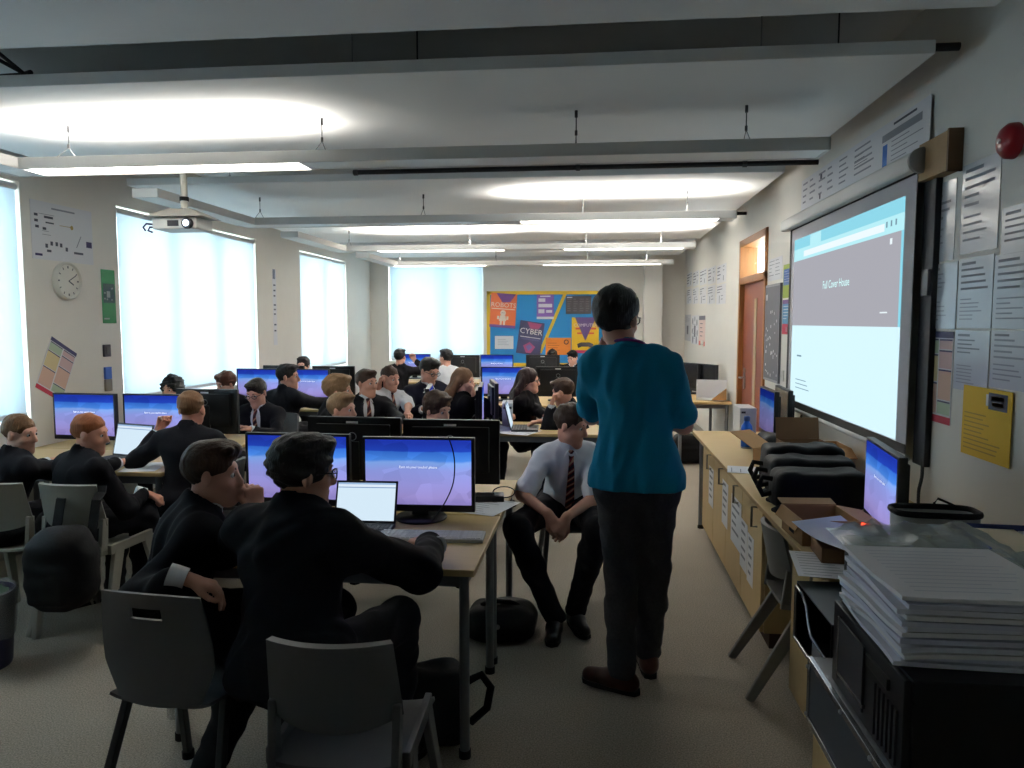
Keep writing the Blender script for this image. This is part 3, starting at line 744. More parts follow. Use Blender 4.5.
desk('beech desk in front of the two boys nearest the camera, two lit monitors on it', -1.63, -.42, 2.60, 3.37)
desk('beech desk with two monitors whose backs face the camera, behind the front desk', -1.63, -.42, 3.38, 4.16)
desk('desk under the windows at left, with the open laptop', -3.95, -2.54, 4.13, 4.87)
desk('desk under the windows at left, with two lit monitors and one seen from behind', -3.95, -2.54, 4.88, 5.66)
desk('desk where the boy in blazer and striped tie rests his hand', -1.98, -1.17, 5.40, 6.02)
desk('desk in the far left corner, lit monitors on its front half', -3.92, -2.62, 7.35, 8.10)
desk('desk in the far left corner, monitors seen from behind', -3.92, -2.62, 8.12, 8.87)
desk('desk with a white paper on its front edge, behind the boy in white shirt', -.98, .10, 5.93, 6.64)
desk('desk in front of the girl with glasses\' monitor row, near the blue display board', -1.32, .06, 7.95, 8.95)
desk('far desk below the blind of the far wall window', -3.05, -1.72, 10.85, 11.55)
desk('far desk below the blue display board', -1.70, -.32, 10.85, 11.55)
desk('desk against the right wall beside the door, dark screens on it', .93, 1.53, 8.50, 9.75)

# ------------------------------------------------------------------ chairs
CHG = mat('grey_chair_plastic', (86,86,88), .5, noise=.05, nscale=30, bump=.02)
CHL = mat('pale_grey_chair_plastic', (150,148,138), .5, noise=.05, nscale=30)
CHLEG = mat('chair_leg_steel', (52,52,54), .4, .3)
def seat_fn(u, v):
    x = (u-.5); w = .40-.05*v
    return (x*w, .19-.40*v, .445-.018*math.sin(PI*v)+.030*(2*x)**4*.6-.02*(1-v)**6)
def make_shell_chair(label, col):
    """one-piece shell chair with a hand slot and splayed steel legs; faces +Y"""
    t = thing('school_chair', label, 'chair', (0, 0, 0), group='grey plastic school chairs')
    m = MB(); m.sheet(seat_fn, 14, 12, .010); m.build('seat', col, t, smooth=50)
    def bk(u, v):
        x = u-.5; w = (.335+.045*math.sin(PI*min(1, v*.9+.1)))*(1-.25*max(0, .35-v)**1.2/.35)
        return (x*w, -.205-.055*v-.030*(1-v)**3+.06*(2*x)**2*.55, .452+.35*v+.012*(1-(2*x)**2)*(v > .9))
    m = MB(); m.sheet(bk, 20, 20, .010, hole=lambda u, v: .34 < u < .66 and .80 < v < .88); m.build('backrest', col, t, smooth=50)
    for sx in (-1, 1):
        for sy, y0, y1 in ((1, .10, .21), (-1, -.12, -.27)):
            m = MB(); m.bar((sx*.17, y0, .445), (sx*.215, y1, .014), .030, .024, side=(0,1,0)); lg = m.build('leg', CHLEG, t, bevel=.004)
            m = MB(); m.tube([(sx*.215, y1, 0), (sx*.213, y1*.985, .03)], .022, 10); m.build('foot', RUB, lg)
    return t
def make_post_chair(label, col, rear=-.26):
    """one-piece moulded chair: back panel over an opening, legs growing out of the sides; faces +Y"""
    t = thing('school_chair', label, 'chair', (0, 0, 0), group='grey plastic school chairs')
    m = MB(); m.sheet(seat_fn, 14, 12, .012); m.build('seat', col, t, smooth=50)
    def bk(u, v):
        x = u-.5; w = .355-.03*v
        return (x*w, -.215-.05*v+.055*(2*x)**2, .585+.215*v-.035*(1-(2*x)**2)*(1-v)+.006*(1-(2*x)**2)*v)
    m = MB(); m.sheet(bk, 18, 10, .020); m.build('backrest', col, t, bevel=0, smooth=50)
    for sx in (-1, 1):
        m = MB(); m.bar((sx*.165, -.19, .43), (sx*.168, -.175, .62), .055, .022, w2=.04, side=(0,1,0)); m.build('back_post', col, t, bevel=.005)
        for y0, y1 in ((.12, .23), (-.10, rear)):
            m = MB(); m.bar((sx*.185, y0, .455), (sx*.225, y1, 0), .07, .026, w2=.040, side=(0,1,0)); m.build('leg', col, t, bevel=.006)
        m = MB(); m.bar((sx*.187, .16, .452), (sx*.187, -.17, .452), .022, .05); m.build('side_rail', col, t, bevel=.005)
    return t
shell = make_shell_chair('dark grey shell chair with a hand slot, under the boy with hand at mouth', CHG)
shell.location = (-1.30, 2.30, 0); shell.rotation_euler = (0, 0, math.radians(-6))
post = make_post_chair('grey chair with an opening below its back, under the front boy with glasses', CHG)
post.location = (-.68, 2.03, 0); post.rotation_euler = (0, 0, math.radians(2))
GR = 'grey plastic school chairs'
pale = make_post_chair('pale grey chair with a black backpack hung on it, under the ginger boy', CHL)
pale.location = (-2.635, 3.70, 0); pale.rotation_euler = (0, 0, math.radians(-4))
clone(pale, (-3.07, 3.68, 0), 4, 'pale grey chair cut by the left edge of the photo, under the brown-haired boy', GR)
def chair_at(x, y, rz, label): return clone(post, (x, y, 0), rz, label, GR)
ctr = make_post_chair('grey chair tucked sideways under the counter by the right wall', mat('mid_grey_chair_plastic', (122,120,118), .45, noise=.05, nscale=30), -.36); ctr.location = (1.01, 3.40, 0); ctr.rotation_euler = (0, 0, -PI/2)

ctr.scale = (.93,.93,.90)
# ------------------------------------------------------------------ monitors
def screen_mat(name, g=1.):
    """lock-screen wallpaper: blue bands over pale violet facets"""
    if name in MATS: return MATS[name]
    m = bpy.data.materials.new(name); m.use_nodes = True; nt = m.node_tree; nt.nodes.clear(); N = nt.nodes.new; L = nt.links.new
    o = N('ShaderNodeOutputMaterial'); e = N('ShaderNodeEmission'); uv = N('ShaderNodeTexCoord'); sp = N('ShaderNodeSeparateXYZ'); L(uv.outputs['UV'], sp.inputs[0])
    n = N('ShaderNodeTexNoise'); n.inputs['Scale'].default_value = 2.6; n.inputs['Detail'].default_value = 4; L(uv.outputs['UV'], n.inputs['Vector'])
    md = N('ShaderNodeMath'); md.operation = 'MULTIPLY_ADD'; md.inputs[1].default_value = .10; L(n.outputs[0], md.inputs[0]); L(sp.outputs[1], md.inputs[2])
    r = N('ShaderNodeValToRGB'); el = r.color_ramp.elements
    cols = [(0,(122,112,176)),(.16,(150,138,200)),(.36,(148,146,214)),(.58,(140,152,222)),(.70,(126,164,232)),(.735,(72,132,222)),(.86,(52,108,206)),(.875,(34,66,178)),(1.,(30,52,160))]
    el[0].color = (*lin(cols[0][1]),1); el[1].position = 1.; el[1].color = (*lin(cols[-1][1]),1)
    for p, c in cols[1:-1]: x = el.new(p); x.color = (*lin(c),1)
    L(md.outputs[0], r.inputs[0])
    v = N('ShaderNodeTexVoronoi'); v.inputs['Scale'].default_value = 5; L(uv.outputs['UV'], v.inputs['Vector'])
    mr = N('ShaderNodeMapRange'); mr.inputs['From Max'].default_value = 1; mr.inputs['To Min'].default_value = .82; mr.inputs['To Max'].default_value = 1.16; L(v.outputs['Color'], mr.inputs[0])
    mx = N('ShaderNodeMix'); mx.data_type = 'RGBA'; mx.blend_type = 'MULTIPLY'; mx.inputs[0].default_value = 1; L(r.outputs[0], mx.inputs[6]); L(mr.outputs[0], mx.inputs[7])
    L(mx.outputs[2], e.inputs[0]); e.inputs[1].default_value = g; L(e.outputs[0], o.inputs[0]); MATS[name] = m; return m
LOCK = screen_mat('lock_screen_wallpaper', .58)
LOCKD = screen_mat('dim_lock_screen', .25)
GLOW = mat('white_text_glow', (255,255,255), .5, emit=(235,240,255), estr=.55)
OFF = mat('dark_screen', (10,11,14), .2)
SILV = mat('silver_logo', (150,152,156), .35, .6)
def make_monitor(name, on=True, cap=True, sm=None):
    """flat monitor, 0.505 m wide, screen faces -Y; origin on the desk under the screen"""
    t = thing(name, 'x', 'monitor', (0, 0, 0))
    m = MB(); m.box((-.2525, -.012, .046), (.2525, .020, .385)); m.box((-.20, .020, .11), (.20, .042, .35)); m.build('casing', BLKP, t, bevel=.004)
    m = MB(); m.quad((-.238, -.0128, .078), (.476, 0, 0), (0, 0, .296)); sc = m.build('screen', sm or (LOCK if on else OFF), t)
    if on and cap: text('Eyes on your teacher please', 'caption', (0, -.0136, .245), (1,0,0), (0,0,1), .0150, GLOW, sc, 0., 'CENTER')
    m = MB(); m.bar((0, .038, .02), (0, .045, .26), .075, .022, side=(1,0,0)); m.build('stand', BLKP, t, bevel=.004)
    m = MB(); m.lathe([(.115,0),(.118,.006),(.110,.014),(.03,.022)], (0,.05,0), 28); m.build('base', BLKP, t, smooth=40)
    m = MB(); m.box((-.032, .0425, .355), (.032, .0435, .366)); m.box((-.03,.0425,.30),(.03,.0432,.33)) if False else None; m.build('asset_label', PAPER, t)
    m = MB(); m.tube([(.021*math.cos(a), .0432, .285+.021*math.sin(a)) for a in [2*PI*i/20 for i in range(20)]], .0022, 6, closed=True); m.build('logo_ring', SILV, t)
    return t
MON = make_monitor('monitor'); MON['label'] = 'lit monitor on the front desk beside the seated boy with his hand at his mouth'; MON['group'] = 'lit computer monitors'
def mon(x, y, z, rz, label, src=MON, g='lit computer monitors'): return clone(src, (x, y, z), rz, label, g)
MON.location = (-1.355, 3.30, .730); MON.rotation_euler = (0, 0, math.radians(-2)); MON.scale = (1,1,.985)
mon(-.772, 3.24, .731, 2, 'lit front-desk monitor right of the boy with glasses, thin cable across its screen')
WM = mat('thin_black_wire', (10,10,12), .5)
def wire(label, pts, r=.0035, cat='cable', m=WM, group=None):
    b = MB(); P = [Vector(p) for p in pts]; out = []
    for i in range(len(P)-1):
        p0, p1, p2, p3 = P[max(i-1,0)], P[i], P[i+1], P[min(i+2, len(P)-1)]
        for k in range(6):
            s = k/6; out.append(.5*((2*p1)+(p2-p0)*s+(2*p0-5*p1+4*p2-p3)*s*s+(3*p1-p0-3*p2+p3)*s**3))
    out.append(P[-1]); b.tube(out, r, 6); o = b.build('cable', m, smooth=60); return tag(o, label, cat, group)
wire('thin black cable hanging down in front of the lit screen at the front desk', [(-.63,3.20,1.122),(-.612,3.222,1.05),(-.606,3.224,.98),(-.615,3.218,.90),(-.65,3.2,.82),(-.70,3.17,.745)], .003)
BK = [(-1.245,3.80,.745,178,'monitor seen from behind on the second desk, in front of the sandy-haired boy'),(-.730,3.80,.738,181,'monitor seen from behind on the second desk, in front of the brown hair tuft')]
for x, y, z, r, lb in BK: mon(x, y, z, r, lb, g='monitors seen from behind')
mon(-3.62, 4.98, .733, -4, 'lit monitor at the wall end of the left desk, below the tilted timetable poster')
mon(-3.09, 5.00, .731, -2, 'lit monitor on the left desk, beside the raised fist of the boy seen from behind')
mon(-2.93, 5.42, .731, 177, 'monitor seen from behind on the left desk, before the boy looking down', g='monitors seen from behind')
mon(-3.655, 7.86, .731, -3, 'lit monitor in the far left corner, nearest the window')
mon(-3.095, 7.86, .731, -3, 'lit monitor in the far left corner, right beside the dark-haired boy turning right')
mon(-3.60, 8.42, .735, 178, 'monitor seen from behind in the far left corner, nearest the window', g='monitors seen from behind')
mon(-3.00, 8.42, .731, 180, 'monitor seen from behind in the far left corner, against the narrow bright blind', g='monitors seen from behind')
mon(-1.00, 8.30, .742, 0, 'lit monitor behind the girl with light brown hair, right of her face')
mon(-.395, 8.42, .742, 182, 'monitor seen from behind, right of the girl with glasses', g='monitors seen from behind')
mon(-2.72, 11.20, .756, 4, 'small lit monitor at the far window, beside the dark head of a far boy')
mon(-1.94, 11.05, .752, 180, 'monitor seen from behind at the far window, by the far boy in white shirt', g='monitors seen from behind')
mon(-1.45, 11.20, .752, 0, 'small lit monitor at the left corner of the blue display board')
mon(-.755, 11.20, .752, 180, 'monitor seen from behind below the cyber poster on the blue display board', g='monitors seen from behind')
# edge-on monitors in the middle of the room
for x, y, z, r, lb in ((-.915, 6.08, .731, 97, 'dark monitor seen edge-on, front one of the row beside the white computer tower'), (-.845, 6.36, .735, 103, 'dark monitor seen edge-on, second of the row beside the white computer tower'), (-1.30, 5.86, .731, 99, 'monitor seen edge-on at the right end of the desk of the boy in striped tie')):
    mon(x, y, z, r, lb, g='monitors seen edge-on')

# ------------------------------------------------------------------ laptops, keyboards, small things on desks
BROWSER = bpy.data.materials.new('browser_page'); BROWSER.use_nodes = True
nt = BROWSER.node_tree; nt.nodes.clear(); o_ = nt.nodes.new('ShaderNodeOutputMaterial'); e_ = nt.nodes.new('ShaderNodeEmission'); tc_ = nt.nodes.new('ShaderNodeTexCoord'); sp_ = nt.nodes.new('ShaderNodeSeparateXYZ'); r_ = nt.nodes.new('ShaderNodeValToRGB')
r_.color_ramp.interpolation = 'CONSTANT'; el = r_.color_ramp.elements; el[0].color = (*lin((206,226,240)),1); el[1].position = .86; el[1].color = (*lin((120,150,190)),1)
x_ = el.new(.885); x_.color = (*lin((214,228,240)),1); x_ = el.new(.95); x_.color = (*lin((150,178,214)),1)
nt.links.new(tc_.outputs['UV'], sp_.inputs[0]); nt.links.new(sp_.outputs[1], r_.inputs[0]); nt.links.new(r_.outputs[0], e_.inputs[0]); nt.links.new(e_.outputs[0], o_.inputs[0]); e_.inputs[1].default_value = .60
def keys_block(m, x0, x1, y0, y1, z, nx, ny, mi=0, g=.003):
    dx, dy = (x1-x0)/nx, (y1-y0)/ny
    for i in range(nx):
        for j in range(ny): m.box((x0+i*dx+g/2, y0+j*dy+g/2, z), (x0+(i+1)*dx-g/2, y0+(j+1)*dy-g/2, z+.003), mi)
KEYM = mat('key_caps', (36,36,40), .6); KEYW = mat('pale_key_caps', (196,196,194), .6)
LAPG = mat('laptop_grey', (60,62,68), .4, .3)
def laptop(label, x, y, z, rz, tilt=18, sm=None):
    t = thing('laptop', label, 'laptop', (x, y, z), rz, 'open laptops')
    m = MB(); m.box((-.16, -.11, 0), (.16, .11, .018)); b = m.build('keyboard_base', LAPG, t, bevel=.004)
    m = MB(); keys_block(m, -.145, .145, -.02, .095, .018, 13, 5); m.box((-.045, -.095, .018), (.045, -.035, .0186)); m.build('keys', KEYM, b)
    R = rotx(-tilt); o = Vector((0, .112, .016)); m = MB(); m.box((-.16, -.005, 0), (.16, .005, .215), R=R, o=o); ld = m.build('lid', LAPG, t, bevel=.003)
    m = MB(); p = R @ Vector((-.150, -.0056, .012))+o; m.quad(p, R @ Vector((.300, 0, 0)), R @ Vector((0, 0, .192))); m.build('screen', sm or BROWSER, ld)
    return t
    return t
lp = laptop('open laptop with a white page on screen, between the two front monitors', -.985, 3.03, .731, 2, 20); lp.scale = (.86,.86,.86)
laptop('open laptop with a pale page on screen, in front of the ginger boy', -3.02, 4.42, .731, -16, 14)
laptop('open laptop seen from the side under the hand of the boy leaning on his fist', -.56, 6.16, .731, 93, 14)
laptop('open laptop at the far desk below the yellow poster', -.47, 11.02, .731, 30, 14)
def keyboard(label, x, y, z, rz, pale=False):
    t = thing('keyboard', label, 'keyboard', (x, y, z), rz, 'computer keyboards')
    m = MB(); m.box((-.22, -.065, 0), (.22, .065, .016)); m.build('keyboard_body', BLKP if not pale else mat('pale_keyboard_body', (176,176,174), .5), t, bevel=.004)
    m = MB(); keys_block(m, -.21, .07, -.055, .055, .016, 15, 5); keys_block(m, .08, .12, -.055, .055, .016, 3, 5); keys_block(m, .13, .21, -.055, .055, .016, 4, 5); m.build('keys', KEYW if pale else KEYM, t)
def mouse(label, x, y, z, rz):
    t = thing('computer_mouse', label, 'mouse', (x, y, z), rz, 'computer mice')
    F = Field((-.06,-.08,-.03), (.06,.08,.06), .004); F.ell((0,0,.008), (.031,.055,.028)); F.cut((0,0,0), (0,0,-1)); F.build('mouse_body', BLKP, t)
    m = MB(); m.tube([(-.004,.028,.030),(.004,.028,.030)], .008, 10); m.build('scroll_wheel', DKP, t)
keyboard('black keyboard lying under the left monitor of the front desk', -1.30, 3.06, .731, -6)
keyboard('pale keyboard in front of the right monitor on the front desk', -.66, 2.98, .731, 3, True)
mouse('black mouse beside the keyboard under the left monitor of the front desk', -1.02, 2.78, .731, 10)
mouse('small dark mouse on the pale desk seen in the gap between the two monitor backs', -1.62, 5.52, .731, 20)
def sheet_paper(label, x, y, z, rz, w=.21, h=.297, lines=8, curl=0., group='loose paper sheets', m_=PAPER):
    t = thing('paper_sheet', label, 'paper', (x, y, z), rz, group)
    m = MB(); m.sheet(lambda u, v: ((u-.5)*w, (v-.5)*h, .0015+curl*(max(0, v-.4))**2), 6, 10, .0008); s_ = m.build('sheet', m_, t)
    m = MB(); rr = random.Random(int(abs(x*1000)+abs(y*77)))
    for i in range(lines):
        v = .92-.84*i/max(lines-1, 1); l_ = rr.uniform(.35, .8); m.quad(((-.5+.1)*w, (v-.5)*h-.003, .0026+curl*(max(0, v-.4))**2), (l_*w, 0, 0), (0, .005, 0))
    if lines: m.build('print', INK, t)
    return t
sheet_paper('printed sheet at the right edge of the front desk', -.50, 3.52, .731, -20)
sheet_paper('white sheet under the laptop of the front desk', -1.12, 3.02, .7485 if False else .731, 12, lines=0)
sheet_paper('white sheet beside the pale laptop under the boy\'s elbow', -2.74, 4.28, .731, 15, lines=3)
sheet_paper('white sheet in front of the brown-haired boy at the left edge', -3.42, 4.33, .731, -10, lines=3)
sheet_paper('white sheet lying on the front edge of the desk behind the boy in white shirt', -.66, 6.02, .731, 70, w=.3, h=.42, lines=4, curl=.08)
t = thing('computer_tower', 'white computer tower standing among the edge-on monitors', 'computer', (-.74, 6.44, .731), 6)
m = MB(); m.box((-.045, -.13, 0), (.045, .13, .20)); m.build('case', mat('white_case', (202,204,206), .5), t, bevel=.006)
m = MB(); m.box((-.035, -.132, .15), (.035, -.1302, .17)); m.build('drive_slot', DKP, t)
t = thing('network_box', 'small black box with a cable loop behind the right front monitor', 'electronics', (-.52, 3.66, .731), 8)
m = MB(); m.box((-.08, -.05, 0), (.08, .05, .03)); m.build('box_body', BLKP, t, bevel=.005)
m = MB(); m.tube([(.08+.05*math.sin(a)*1.1, 0, .012+.028-.028*math.cos(a)) for a in [2*PI*i/18 for i in range(18)]], .003, 6); m.build('cable_loop', WM, t)

# the dark screens and box on the desk by the door
DM = make_monitor('monitor', on=False); DM['label'] = 'dark switched-off monitor on the desk beside the door, next to the white box'; DM['group'] = 'switched-off monitors'
DM.location = (1.33, 9.25, .731); DM.rotation_euler = (0, 0, math.radians(-62))
mon(1.16, 9.50, .731, -64, 'dark switched-off monitor half hidden by the teacher, on the desk beside the door', DM, 'switched-off monitors')
t = thing('box_file', 'white open box on the desk beside the door', 'box', (1.35, 8.78, .731), -8)
m = MB(); m.box((-.17, -.12, 0), (.17, .12, .012)); m.box((-.17,-.12,0), (-.158,.12,.17)); m.box((-.17,.108,0), (.17,.12,.22)); m.box((.158,-.12,0), (.17,.12,.12)); m.build('box_shell', PAPER, t, bevel=.002)
m = MB(); m.prism([(0,0),(.16,0),(.16,.13)], .09, (0,-.11,.013), rotx(90) @ Matrix.Identity(3)); m.build('cardboard_wedge', mat('cardboard', (170,128,84), .8, noise=.08, nscale=20), t)
# ------------------------------------------------------------------ everyone in the room
NEAR = dict(vox=.0055, cvox=.009); MID = dict(vox=.007, cvox=.011); FAR = dict(vox=.009, cvox=.014)
PG = None
person('boy in black blazer on the dark shell chair, hand at his mouth, looking right', (-1.41,2.62,1.056), face=-72, torso=-58, lean=20, pitch=4, hair='brown', style='quiff', tie=True, s=.97, bulk=.008,
       rh=(-1.30,2.22,.80), rcurl=.5, relb=(.5,-.8,-.7), rhd=(.9,.3,-.35), lh=(-1.255,2.66,.895), lcurl=.85, lelb=(-.2,.3,-1), lhd=(-.15,.05,1), lpalm=(-.8,.6,0), seed=3, knees=((-1.02,2.72,.50),(-1.14,2.42,.50)), feet=((-.98,2.66,.085),(-1.30,2.30,.085)), footyaw=(0,0), **NEAR)
person('boy in black blazer and glasses seen from behind, leaning on the front desk', (-.985,2.44,1.105), face=-52, torso=-16, lean=22, pitch=6, hair='dark', style='mop', glasses=True, s=1.02, shoulders=1.15, bulk=.014, side=-13,
       rh=(-.60,2.70,.79), relb=(1,-.3,-.5), rhd=(-.7,.7,-.05), lh=(-1.20,2.80,.78), lelb=(-1,-.2,-.4), seed=5, **NEAR)
person('brown-haired boy in black blazer at the left edge, looking right', (-3.115,3.75,1.01), face=-88, torso=-25, lean=16, pitch=6, hair='light', style='crop', s=.86, lh=(-3.30,4.18,.77), rh=(-2.95,4.20,.77), seed=7, **MID)
person('ginger boy in black blazer on the chair with the backpack', (-2.705,3.75,1.016), face=-76, torso=-24, lean=18, pitch=8, hair='ginger', style='crop', skin=1, s=.88, rh=(-2.50,3.90,.66), rhd=(.6,.5,-.3), rcurl=.7, lh=(-2.85,4.20,.77), seed=8, **MID)
person('boy in black blazer seen from behind, left fist raised beside his head', (-2.43,4.30,1.09), face=4, torso=4, lean=12, pitch=2, hair='light', style='crop', skin=1, s=.92, lh=(-2.69,4.36,.94), lcurl=.95, lelb=(-.6,-.5,-1), lhd=(.25,.25,1), lpalm=(1,-.3,0), rh=(-2.2,4.75,.62), seed=9, **MID)
person('dark curly-haired student mostly hidden behind the left monitors', (-3.62,6.1,1.034), face=175, torso=180, hair='black', style='curly', seed=11, s=.9, **FAR)
person('auburn-haired student looking down near the wide bright window', (-3.437,6.7,1.039), face=150, torso=180, pitch=14, hair='auburn', style='mop', seed=12, s=.9, **FAR)
person('boy with glasses and maroon tie looking down, facing the camera beside the wide window', (-2.80,5.98,1.03), face=172, torso=176, pitch=20, lean=16, hair='dark', style='short', glasses=True, tie=True, s=.94, rh=(-2.90,5.66,.77), lh=(-2.70,5.64,.77), seed=13, **MID)
person('dark-haired boy in black blazer turning to the right in front of the far left monitors', (-2.913,6.9,1.094), face=-82, torso=-25, lean=10, hair='dark', style='short', s=1., rh=(-2.50,7.25,.80), lh=(-3.05,7.35,.78), seed=14, **MID)
person('student hidden behind the far left monitors except for dark hair', (-3.60,9.0,1.075), face=180, torso=180, hair='dark', style='mop', seed=15, s=.9, **FAR)
person('sandy-haired boy with fluffy hair, behind the other sandy-haired boy', (-1.824,5.2,1.126), face=-80, torso=-60, hair='sandy', style='mop', seed=16, s=.92, lh=(-1.6,5.45,.78), **MID)
person('sandy-haired boy just above the left monitor back, looking right', (-1.642,4.75,1.043), face=-100, torso=-175, hair='sandy', style='short', seed=17, s=.90, lean=14, rh=(-1.75,4.3,.77), lh=(-1.5,4.3,.77), **MID)
person('boy in black blazer, white shirt and striped tie, hand on the desk', (-1.897,6.12,1.105), face=-118, torso=-150, lean=4, hair='brown', style='short', tie=True, s=.95, lh=(-1.56,5.80,.80), lpalm=(0,0,-1), lhd=(.8,-.5,-.1), lelb=(-1,-.2,-.6), rh=(-1.98,5.80,.78), seed=18, **MID)
person('boy in white shirt and striped tie, hand behind his ear', (-1.86,6.72,1.10), face=-122, torso=-140, lean=6, pitch=8, top='shirt', hair='brown', style='crop', tie=True, s=.92, rh=(-1.965,6.70,1.02), rcurl=.5, rhd=(.3,-.1,1), rpalm=(1,0,0), relb=(1,.4,-.5), lh=(-1.56,6.20,.80), lelb=(-1,0,-.3), seed=19, **MID)
person('far boy in dark top seen from behind at the far window', (-2.705,10.3,1.13), face=-15, torso=-10, top='jumper', hair='black', style='short', s=.95, rh=(-2.52,10.42,1.06), rcurl=.6, rhd=(-.3,0,1), seed=20, **FAR)
person('boy in dark blazer and dark glasses looking down, before the far window', (-1.535,6.9,1.162), face=-125, torso=-150, lean=10, pitch=20, top='navy', hair='dark', style='quiff', glasses=True, s=1.0, lh=(-1.36,6.62,.86), rh=(-1.52,6.55,.84), seed=21, **MID)
person('far boy in white shirt, dark hair, turned left towards the far window', (-1.949,9.8,1.144), face=55, torso=20, top='shirt', hair='black', style='short', s=.95, lh=(-2.16,10.1,.95), rh=(-1.85,10.25,.80), seed=22, **FAR)
person('girl with long light brown hair, hand on her cheek, looking right', (-1.116,6.4,1.101), face=-106, torso=-60, lean=8, top='jumper', hair='long_light', style='long', s=.90, rh=(-1.015,6.30,.985), rcurl=.7, rhd=(-.15,.1,1), rpalm=(-1,0,0), relb=(.2,-.4,-1), lh=(-.95,6.55,.80), seed=23, brows=False, **MID)
person('brown-haired student showing only a tuft above the right monitor back', (-1.007,4.75,1.052), face=-120, torso=-170, lean=14, pitch=12, hair='brown', style='mop', s=.92, rh=(-1.1,4.3,.77), lh=(-.85,4.3,.77), seed=24, **MID)
person('girl with long dark brown hair and glasses in a black top, looking right', (-.593,6.9,1.076), face=-100, torso=-100, lean=4, top='jumper', hair='long_dark', style='long', glasses=True, s=.90, seed=25, brows=False, rh=(-.75,6.62,.78), lh=(-.42,6.6,.78), **MID)
person('brown-haired boy in black blazer leaning on his fist over a laptop, facing left', (-.254,6.32,1.032), face=72, torso=95, lean=22, pitch=14, hair='brown', style='short', s=.92, lh=(-.345,6.22,.925), lcurl=.9, lhd=(.2,.1,1), lpalm=(1,0,0), lelb=(-.2,-.3,-1), rh=(-.42,6.25,.79), rhd=(-1,-.1,-.1), relb=(.2,-.4,-1), seed=26, **MID)
person('boy in white short-sleeved shirt and maroon tie, seated with hands clasped, head turned right', (-.124,4.2,1.042), face=-112, torso=-172, lean=20, pitch=14, top='shirt', hair='brown', style='quiff', tie=True, s=.94, shoulders=.88,
       rh=(-.235,3.93,.60), lh=(-.135,3.93,.585), rhd=(.55,-.25,-.75), lhd=(-.45,-.25,-.85), rcurl=.6, lcurl=.5, rpalm=(0,.9,-.4), lpalm=(0,1,0), relb=(.7,-.2,-.3), lelb=(-.7,-.2,-.3),
       knees=((.03,3.88,.54),(-.40,3.86,.54)), feet=((-.085,3.90,.085),(-.19,3.80,.085)), footyaw=(12,-10), seed=27, vox=.0055, cvox=.009)
person('far dark-haired boy in dark blazer looking down, below the yellow poster', (-.332,10.6+1.35,1.05), face=150, torso=170, pitch=16, hair='black', style='short', s=.95, seed=28, lh=(-.2,11.5,.78), rh=(-.45,11.5,.78), **FAR)
person('far student seen only as dark hair behind a monitor, below the cyber poster', (-.66,11.95,1.06), face=180, torso=180, pitch=16, hair='black', style='mop', s=.95, seed=29, **FAR)
person('man standing in teal polo shirt, dark jeans and purple lanyard, seen from behind', (.098,3.30,1.632), face=-28, torso=-8, lean=3, pitch=4, pose='stand', top='polo', hair='dark', style='thick', glasses=True, s=1.0, shoulders=.93, hs=1.08, side=-4.5, hoff=-.055,
       lh=(.055,3.47,1.43), lcurl=.6, lhd=(.05,.12,1), lpalm=(.4,-1,0), lelb=(-.25,-.2,-1), rh=(.28,3.55,1.16), rcurl=.6, relb=(1,-.6,-1), rhd=(-.9,.4,.1),
       feet=((.135,3.22,.095),(.265,3.42,.09)), footyaw=(72,12), seed=30, vox=.006, cvox=.009)
# chairs under the others, placed behind each seat
for x, y, rz, lb in ((-2.36,4.22,78,'grey chair under the boy with the raised fist'), (-2.80,6.22,176,'grey chair under the boy with glasses and maroon tie'), (-2.93,6.80,-25,'grey chair under the dark-haired boy turning right'),
        (-1.86,6.26,-150,'grey chair under the boy in blazer with striped tie'), (-.09,4.40,-172,'grey chair under the boy in white short-sleeved shirt'), (-.14,6.32,95,'grey chair under the boy leaning on his fist'), (-1.20,6.35,-60,'grey chair under the girl with light brown hair')):
    chair_at(x, y, rz, lb)
# ------------------------------------------------------------------ counter along the right wall
t = thing('worktop', 'long beech worktop of the counter along the right wall', 'worktop', (0, 0, 0))
m = MB(); m.box((.785, 2.62, .735), (1.53, 6.03, .76)); m.build('worktop_board', BEECH, t, bevel=.004)
m = MB(); m.box((.7838, 2.625, .737), (.7848, 6.02, .758)); m.build('edge_strip', EDGE, t)
for y in (5.93,):
    for x in (.85, 1.45):
        m = MB(); m.tube([(x, y, .03), (x, y, .735)], .02, 12); lg = m.build('leg', GREYMET, t, smooth=60)
        m = MB(); m.lathe([(.024,0),(.024,.02),(.014,.035)], (x, y, 0), 12); m.build('foot', RUB, lg)
CAB = mat('beech_cabinet_front', (200,172,122), .5, noise=.1, nscale=5, stretch=(9,9,1))
DARKPL = mat('dark_plinth', (70,48,34), .7)
BRASS = mat('steel_handle', (140,136,128), .3, .8)
def cabinet(label, y0, y1, nd, g='beech cupboards under the counter'):
    t = thing('cupboard', label, 'cupboard', (0, 0, 0), group=g)
    m = MB(); m.box((.85, y0, .08), (1.50, y1, .733)); m.build('carcass', CAB, t, bevel=.002)
    m = MB(); m.box((.88, y0+.01, 0), (1.49, y1-.01, .08)); m.build('plinth', DARKPL, t)
    w = (y1-y0)/nd
    for i in range(nd):
        a = y0+i*w
        m = MB(); m.box((.830, a+.003, .085), (.849, a+w-.003, .728)); d = m.build('door', CAB, t, bevel=.002)
        hy = a+w*.22; m = MB(); m.tube([(.829, hy, .69), (.800, hy, .69), (.800, hy, .59), (.829, hy, .59)], .006, 8); m.build('handle', BRASS, d, smooth=40)
        m = MB(); m.lathe([(.008,0),(.008,.003)], (.8295, a+w*.15, .70), 10, 0, roty(-90)); m.build('lock', DKP, d)
        yield d, a, w
